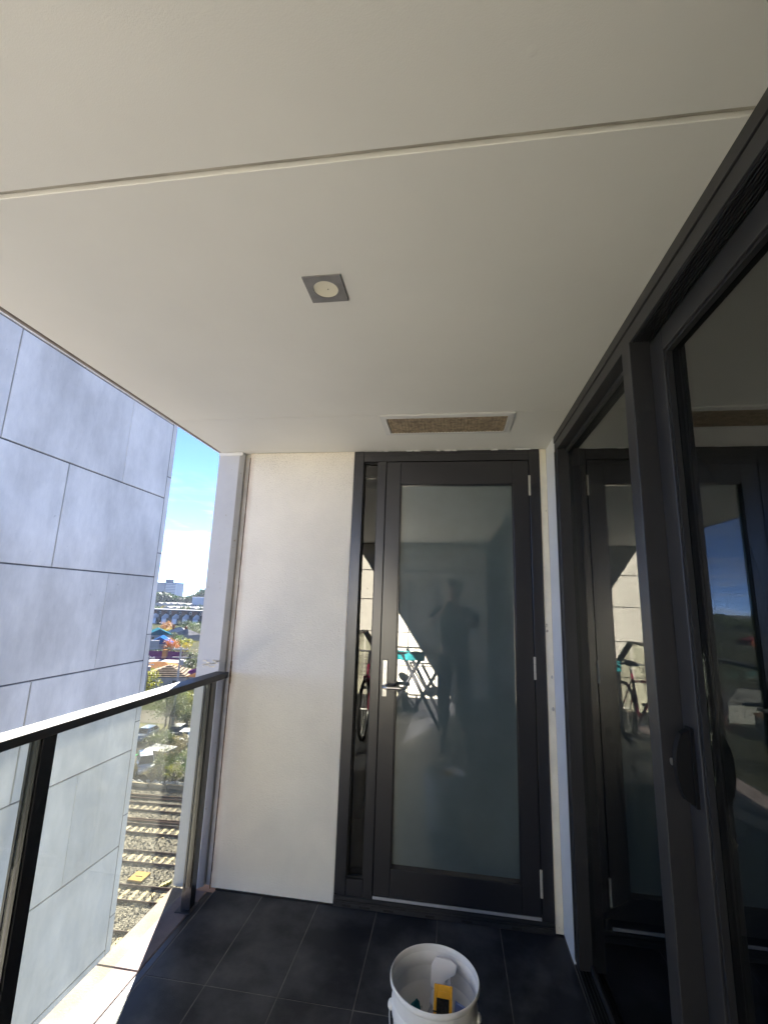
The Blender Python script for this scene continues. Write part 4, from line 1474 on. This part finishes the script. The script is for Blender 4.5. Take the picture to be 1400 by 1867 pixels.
# row of townhouses
M['townhouse_dark'] = material('dark_cladding', (.03, .033, .05), .95, spec=0, var=.15, vscale=.8)
M['townhouse_brown'] = material('brown_cladding', (.10, .05, .042), .95, spec=0, var=.25, vscale=.8)
M['fin'] = material('white_party_wall', (.62, .62, .64), .95, spec=0)
def townhouse():
    r_ = thing('townhouse', 'modern townhouse with slanted white party wall in the identical row', 'townhouse', (0, 0, 0), 'row of identical townhouses')
    put('rear_wall', B().box(-3.7, 3.7, 0, 8, -.1, 8.7), M['townhouse_dark'], r_)
    put('brown_bay', B().box(-1.6, 2.6, -.35, -.003, 5.6, 8.5), M['townhouse_brown'], r_)
    put('roof_edge', B().box(-3.72, 3.72, -.6, 8.2, 8.703, 9.2), ROOFS['white'], r_)
    b = B()
    b.prism([(-7, 0), (-7, 4.4), (-3.4, 6.4), (-.004, 5.4), (-.004, 0)], 'X', -3.7, -3.3)
    put('fin_wall', b, M['fin'], r_)
    put('low_wall', B().box(-3.29, -.4, -6.9, -6.6, 0, 3.2), M['fin'], r_)
    put('terrace', B().box(-3.29, 3.69, -6.3, -.36, 2.7, 3.0), M['townhouse_dark'], r_)
    put('balcony_wall', B().box(-.39, 3.69, -6.59, -6.3, 2.2, 3.7), M['townhouse_dark'], r_)
    w1 = put('window', B().box(-3.0, -1.8, -.08, -.003, 6.0, 7.8), M['fin'], r_)
    put('pane', B().box(-2.85, -1.95, -.12, -.083, 6.15, 7.65), M['win'], w1)
    w2 = put('window', B().box(-2.4, 1.4, -.08, -.003, 3.2, 5.2), M['townhouse_brown'], r_)
    put('pane', B().box(-2.2, 1.2, -.12, -.083, 3.3, 5.1), M['win'], w2)
    put('slot_window', B().box(-3.75, -3.702, -4.4, -3.8, 1.8, 4.2), M['win'], r_)
    return r_
t0 = townhouse()
for k in range(12):
    o = t0 if k == 0 else copy_tree(t0)
    o.location = (-216+7.45*k, 292+.02*k, G)

# ------------------------------------------------------------------ far buildings
tb = thing('tower_block', 'blue grey tower block on the skyline with pale banded front', 'tower block', (-530, 800, G))
M['tower_a'] = material('tower_hazy_wall', (.17, .18, .22), .8, spec=0)  # darker blue of distant haze put into the wall colour
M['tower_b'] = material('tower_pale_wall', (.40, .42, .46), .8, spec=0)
put('side_slab', B().box(-556, -534.6, 800, 830, G, 23.9), M['tower_a'], tb)
put('front_slab', B().box(-534.5, -512, 803, 825, G, 24.3), M['tower_a'], tb)
put('lift_core', B().box(-538.5, -528.6, 806, 818, 24.31, 30.0), M['tower_a'], tb)
for k in range(13):
    z = -14.4+2.95*k
    put('floor_band', B().box(-533.5, -513.5, 801.6, 802.99, z, z+1.5), M['tower_b'], tb)
put('end_cap', B().box(-513.4, -511.6, 801.5, 826, G, 24.0), M['tower_b'], tb)
put('mast', B().tube([(-534, 812, 30), (-534, 812, 33)], .25, 5), M['tower_a'], tb)
M['bluewhite'] = material('pale_blue_cladding', (.24, .30, .38), .6, spec=0)
bb = thing('office_block', 'plain pale blue box building behind the townhouses', 'office building', (-326, 566, G))
put('wall', B().box(-333, -311, 560, 585, G, -.9), M['bluewhite'], bb)
put('parapet', B().box(-333.3, -310.7, 559.7, 585.3, -.897, -.4), M['fin'], bb)
b = B()
for k in range(7):
    b.box(-331+3*k, -329.4+3*k, 559.9, 559.99, -12, -10.6)
put('window', b, M['win'], bb)
rnd = random.Random(11)
wh = [('long low warehouse with white roof behind the townhouses', -236, 372, 60, 18, 5.0), ('broad warehouse with gleaming white roof beyond the first', -262, 440, 46, 26, 6.2),
      ('white roofed shed row left of the pale blue building', -352, 560, 44, 30, 7.5), ('pale warehouse roof below the distant trees', -384, 640, 60, 30, 8.0),
      ('low white factory roof in front of the tower block', -452, 700, 60, 26, 8.5)]
for lab, x, y, w, d, h in wh:
    r_ = thing('warehouse', lab, 'warehouse', (x, y, G))
    put('wall', B().box(x-w/2, x+w/2, y-d/2, y+d/2, G, G+h), M['weatherboard'], r_)
    b = B()
    n_ = 5
    for k in range(n_):
        xa, xb = x-w/2+w*k/n_, x-w/2+w*(k+1)/n_
        b.prism([(xa, G+h+.005), (xb, G+h+.005), ((xa+xb)/2, G+h+1.4)], 'Y', y-d/2-.4, y+d/2+.4)
    put('roof', b, ROOFS['white'], r_)
    b = B()
    for k in range(6):
        b.box(x-w/2+w*(k+.3)/6, x-w/2+w*(k+.6)/6, y-d/2-.1, y-d/2-.01, G+h*.35, G+h*.7)
    put('window', b, M['win'], r_)

# far roofs and trees between the townhouses and the skyline, and round the other sides
def far_house_proto(roof, wall):
    r_ = thing('far_house', None, None, (0, 0, 0))
    put('wall', B().box(-5, 5, -4, 4, -.1, 3.2), M[wall], r_)
    b = B()
    e = [(-5.4, -4.4, 3.19), (5.4, -4.4, 3.19), (5.4, 4.4, 3.19), (-5.4, 4.4, 3.19)]
    a_, c_ = (-1.5, 0, 5.4), (1.5, 0, 5.4)
    for fc in ((e[0], e[1], c_, a_), (e[2], e[3], a_, c_), (e[1], e[2], c_), (e[3], e[0], a_), (e[3], e[2], e[1], e[0])):
        b.poly(fc)
    put('roof', b, ROOFS[roof], r_)
    for k in (-2.6, 2.2):
        put('window', B().box(k-.8, k+.8, -4.06, -4.003, 1.1, 2.4), M['win'], r_)
    return r_
protos = [(far_house_proto('orange', 'weatherboard'), 'orange tile roofed house among the far roofs'), (far_house_proto('grey', 'weatherboard'), 'grey roofed white house among the far roofs'),
          (far_house_proto('white', 'weatherboard'), 'white roofed house among the far roofs'), (far_house_proto('maroon', 'brick'), 'red brick house with maroon roof among the far roofs')]
spots = []
for k in range(34):
    y = rnd.uniform(325, 720)
    spots.append((-y*math.tan(R(rnd.uniform(27, 36))), y))
for k in range(26):
    d_ = rnd.uniform(60, 420)
    a_ = R(rnd.uniform(105, 175))
    spots.append((-d_*math.sin(a_), d_*math.cos(a_)))
for k in range(12):
    y = 95+15*k+rnd.uniform(-4, 4)
    spots.append((-y*math.tan(R(rnd.uniform(17, 27))), y))
def where(x, y):
    if y > 0 and -x < y*math.tan(R(28)):
        return 'out past the end wall pilaster'
    if y < 0:
        return 'behind the balcony, mirrored in the sliding glass'
    if y < 400:
        return 'just behind the townhouses'
    if y < 560:
        return 'beside the white warehouse roofs'
    return 'below the tower block on the skyline'
first = set()
for i, (x, y) in enumerate(spots):
    p, lab = protos[i % 4]
    o = copy_tree(p) if i % 4 in first else p
    first.add(i % 4)
    lab2 = lab.replace('among the far roofs', where(x, y))
    tag(o, lab2, 'house', 'houses: '+lab2[:50])
    o.location = (x, y, G)
    o.rotation_euler = (0, 0, rnd.uniform(-.5, .5))
tp = [make_tree('far_tree', 8, 4.2, 3.6, 'olive', n=420, ls=.95, seed=5), make_tree('far_tree', 10, 4.6, 4.6, 'dark', n=420, ls=1.0, seed=6), make_tree('far_tree', 7, 3.6, 3.2, 'green', n=380, ls=.9, seed=8), make_tree('far_tree', 6, 3.2, 2.7, 'yellow', n=300, ls=.8, seed=9)]
tl = ['olive green tree among the far roofs', 'dark evergreen tree among the far roofs', 'mid green tree among the far roofs', 'yellow autumn tree among the far roofs']
spots = []
for k in range(70):
    y = 318+430*rnd.random()**.8
    spots.append((-y*math.tan(R(rnd.uniform(27.5, 36))), y, rnd.choice((0, 0, 1, 1, 2, 2, 3))))
for k in range(40):
    d_ = rnd.uniform(55, 420)
    a_ = R(rnd.uniform(105, 175))
    spots.append((-d_*math.sin(a_), d_*math.cos(a_), rnd.choice((0, 1, 2))))
for k in range(26):
    y = 80+7.5*k+rnd.uniform(-4, 4)
    spots.append((-y*math.tan(R(rnd.uniform(16, 27.5))), y, rnd.choice((0, 1, 2, 2, 3))))
first = set()
for x, y, i in spots:
    o = copy_tree(tp[i]) if i in first else tp[i]
    first.add(i)
    lab2 = tl[i].replace('among the far roofs', where(x, y))
    tag(o, lab2, 'tree', 'trees: '+lab2[:50])
    s = rnd.uniform(.7, 1.25)
    o.location = (x, y, G)
    o.scale = (s, s, s*rnd.uniform(.85, 1.15))
    o.rotation_euler = (0, 0, rnd.uniform(0, 6.28))
for i, o in enumerate(tp):
    if i not in first:
        bpy.data.objects.remove(o)

# wooded ridge on the skyline all round
def ridge(name, label, d0, d1, a0, a1, n, h0, h1, ls, seed, m):
    rnd = random.Random(seed)
    vs, fs = [], []
    for k in range(n):
        a = R(rnd.uniform(a0, a1))
        d = rnd.uniform(d0, d1)
        H = h0+(h1-h0)*(.5+.5*math.sin(a*61+2)*math.sin(a*23+seed))*rnd.random()**.5
        p = Vector((-d*math.sin(a), d*math.cos(a), G+H*rnd.random()**.45))
        ax = Vector((rnd.gauss(0, 1), rnd.gauss(0, 1), rnd.gauss(0, 1))).normalized()
        w = ax.orthogonal().normalized()
        h = ax.cross(w)
        s = ls*rnd.uniform(.5, 1.3)
        i = len(vs)
        vs += [p-w*s, p+h*s*.6, p+w*s, p-h*s*.6]
        fs.append((i, i+1, i+2, i+3))
    me = bpy.data.meshes.new(name)
    me.from_pydata(vs, [], fs)
    return tag(put(name, me, m), label, 'wood', kind='stuff')
ridge('wooded_ridge', 'dark tree line along the skyline', 690, 790, 25, 38, 9000, 13, 30, 3.4, 2, LM['dark'])
ridge('tree_belt', 'belt of trees around the horizon', 640, 900, 95, 185, 9000, 8, 20, 5, 4, LM['olive'])
ridge('tree_belt', 'belt of trees on the far right horizon', 700, 900, -60, 24, 6000, 8, 18, 5, 9, LM['olive'])

# ------------------------------------------------------------------ parked cars
M['tyre'] = material('tyre', (.015, .015, .016), .8)
M['car_glass'] = material('car_window', (.02, .024, .03), .05)
def car(label, col, x, y, rot, kind='suv'):
    t = thing('parked_car', label, 'car', (0, 0, 0), 'cars parked beyond the railway')
    paint = material('car_paint', col, .3, coat=.6)
    L, W_ = 2.15, .88
    zb = .30
    roofz = 1.62 if kind == 'suv' else 1.42
    st_ = [(-L, .55, .70, .80), (-L+.12, zb, .88, .86), (-1.35, zb, .98, .92), (-.95, zb, 1.02, .94), (.55, zb, 1.02, .94), (1.2, zb, .98, .93), (L-.15, zb, .92, .86), (L, .5, .80, .74)]
    b = B()
    rings = []
    for xx, z0, z1, wq in st_:
        w = W_*wq/.94
        rings.append([b.bm.verts.new(p) for p in ((xx, -w*.92, z0), (xx, -w, (z0+z1)/2), (xx, -w*.95, z1), (xx, w*.95, z1), (xx, w, (z0+z1)/2), (xx, w*.92, z0))])
    for i in range(len(rings)-1):
        for k in range(6):
            b.bm.faces.new((rings[i][k], rings[i][(k+1) % 6], rings[i+1][(k+1) % 6], rings[i+1][k]))
    b.bm.faces.new(rings[0][::-1])
    b.bm.faces.new(rings[-1])
    body = put('body', b, paint, t, True)
    fx, bx_ = (-.55, 1.75) if kind == 'suv' else (-.45, 1.35)
    b = B()
    lo = [(-1.15, .80), (2.0 if kind == 'suv' else 1.85, .80)]
    vs0 = [b.bm.verts.new(p) for p in ((-1.15, -.80, 1.0), (lo[1][0], -.80, 1.0), (lo[1][0], .80, 1.0), (-1.15, .80, 1.0))]
    vs1 = [b.bm.verts.new(p) for p in ((fx, -.62, roofz), (bx_, -.62, roofz), (bx_, .62, roofz), (fx, .62, roofz))]
    for i in range(4):
        b.bm.faces.new((vs0[i], vs0[(i+1) % 4], vs1[(i+1) % 4], vs1[i]))
    put('window_band', b, M['car_glass'], t)
    b = B()
    b.box(fx+.02, bx_+.02, -.63, .63, roofz-.01, roofz+.05, .025)
    put('roof', b, paint, t)
    b = B()
    for s in (-1, 1):
        for xb0, xb1 in ((-1.13, fx), (.45, .5), (lo[1][0]-.02, bx_)):
            b.tube([(xb0, s*.805, 1.0), (xb1, s*.63, roofz)], .035, 5)
    put('pillar', b, paint, t)
    for xx in (-1.35, 1.32):
        for s in (-1, 1):
            w = put('wheel', B().tube([(xx, s*.68, .32), (xx, s*.90, .32)], .32, 16), M['tyre'], t)
            put('rim', B().tube([(xx, s*.885, .32), (xx, s*.905, .32)], .19, 12), M['alu'], w)
    for s in (-1, 1):
        put('headlight', B().box(-L-.01, -L+.10, s*.62-.14, s*.62+.14, .62, .74, .02), M['alu'], t)
        put('tail_light', B().box(L-.08, L+.012, s*.66-.10, s*.66+.10, .68, .84, .02), ROOFS['maroon'], t)
        put('mirror', B().box(-.85, -.72, s*.93-.08, s*.93+.08, .98, 1.1, .02), paint, t)
    t.location = (x, y, G+.002)
    t.rotation_euler = (0, 0, rot)
    return t
car('silver four wheel drive parked by the brown dry bush', (.27, .28, .30), -33.2, 50.2, R(128))
car('light blue car parked beside the bare grey limbs', (.11, .16, .22), -40.3, 60.2, R(95), 'sedan')
car('black hatchback parked behind the straggly olive bush', (.015, .016, .02), -37.0, 62.0, R(98), 'sedan')
car('dark navy car partly behind the pilaster edge', (.02, .035, .08), -34.6, 60.0, R(100), 'sedan')
car('grey car parked at the left end by the purple shed', (.10, .13, .19), -82.3, 121.5, R(20), 'sedan')

# shade canopy and green awning in the car park
M['green_canvas'] = material('green_canvas', (.02, .42, .12), .8, spec=0, var=.1, vscale=4)
cn_ = thing('canopy', 'white flat canopy on posts in the car park', 'canopy', (-33.4, 53.0, G))
put('canopy_roof', B().prism([(-35.0, G+1.15), (-32.2, G+1.15), (-32.2, G+1.3), (-35.0, G+1.42)], 'Y', 52.3, 54.6), M['weatherboard'], cn_)
for x in (-34.9, -32.3):
    for y in (52.4, 54.5):
        put('post', B().tube([(x, y, G), (x, y, G+1.2)], .04, 6), M['grey_plate'], cn_)
aw = thing('awning', 'bright green sloping awning beside the white canopy', 'awning', (-35.2, 51.6, G))
put('awning_sheet', B().prism([(-36.2, G+.55), (-34.5, G+1.35), (-34.5, G+1.40), (-36.2, G+.62)], 'Y', 50.6, 52.2), M['green_canvas'], aw)
for x, h in ((-36.1, .55), (-34.6, 1.3)):
    for y in (50.7, 52.1):
        put('post', B().tube([(x, y, G), (x, y, G+h)], .03, 6), M['grey_plate'], aw)

# power poles and lines
M['timber'] = material('grey_timber_pole', (.30, .29, .27), .9, spec=0, var=.2, vscale=4)
def pole(label, x, y, h, rot):
    t = thing('power_pole', label, 'power pole', (0, 0, 0), 'timber power poles')
    put('shaft', B().tube([(0, 0, 0), (0, 0, h)], [.19, .13], 8), M['timber'], t)
    for dz in (.35, 1.5):
        put('cross_arm', B().box(-1.1, 1.1, -.07, .07, h-dz-.08, h-dz+.08), M['timber'], t)
    for k in range(4):
        put('insulator', B().tube([(-.95+.63*k, 0, h-.27), (-.95+.63*k, 0, h-.10)], .05, 6), M['fin'], t)
    put('transformer', B().tube([(.34, 0, h-2.6), (.34, 0, h-1.8)], .22, 10), M['grey_plate'], t)
    t.location = (x, y, G)
    t.rotation_euler = (0, 0, rot)
pole('grey timber power pole rising in front of the big leafy tree', -39.9, 65.6, 11.4, R(12))
pole('slim power pole half hidden by the tall yellow green tree', -54.2, 79.0, 8.0, R(12))
def wire(label, a, c, sag=.3, rad=.014):
    pts = [Vector(a).lerp(Vector(c), k/16)-Vector((0, 0, sag*4*(k/16)*(1-k/16))) for k in range(17)]
    tag(put('power_line', B().tube(pts, rad, 5), M['alu']), label, 'power line', 'power lines')
wire('power line slanting up from the pole in front of the orange tree', (-62, 66.5, G+10.2), (-10, 66.0, G+13.2))
wire('power line running just under the uppermost wire', (-62, 66.9, G+9.0), (-10, 66.4, G+11.6))
wire('power line sagging across the parked cars', (-58, 57.5, G+1.55), (-12, 57.5, G+1.0), .1)
wire('lowest wire above the trackside bushes', (-52, 52.0, G+1.1), (-14, 49.5, G+.95), .05, .011)

# ------------------------------------------------------------------ thin air haze over the suburbs
hm = bpy.data.materials.new('air_haze')
hm.use_nodes = True
nt = hm.node_tree
nt.nodes.clear()
ho = nd(nt, 'ShaderNodeOutputMaterial')
pv = nd(nt, 'ShaderNodeVolumePrincipled')
pv.inputs['Color'].default_value = (.72, .84, 1, 1)
pv.inputs['Density'].default_value = .00007
nt.links.new(pv.outputs[0], ho.inputs['Volume'])
tag(put('haze', B().box(-9100, 9100, -9100, 9100, G-4, 17), hm), 'thin pale haze over the far suburbs', 'haze', kind='stuff')
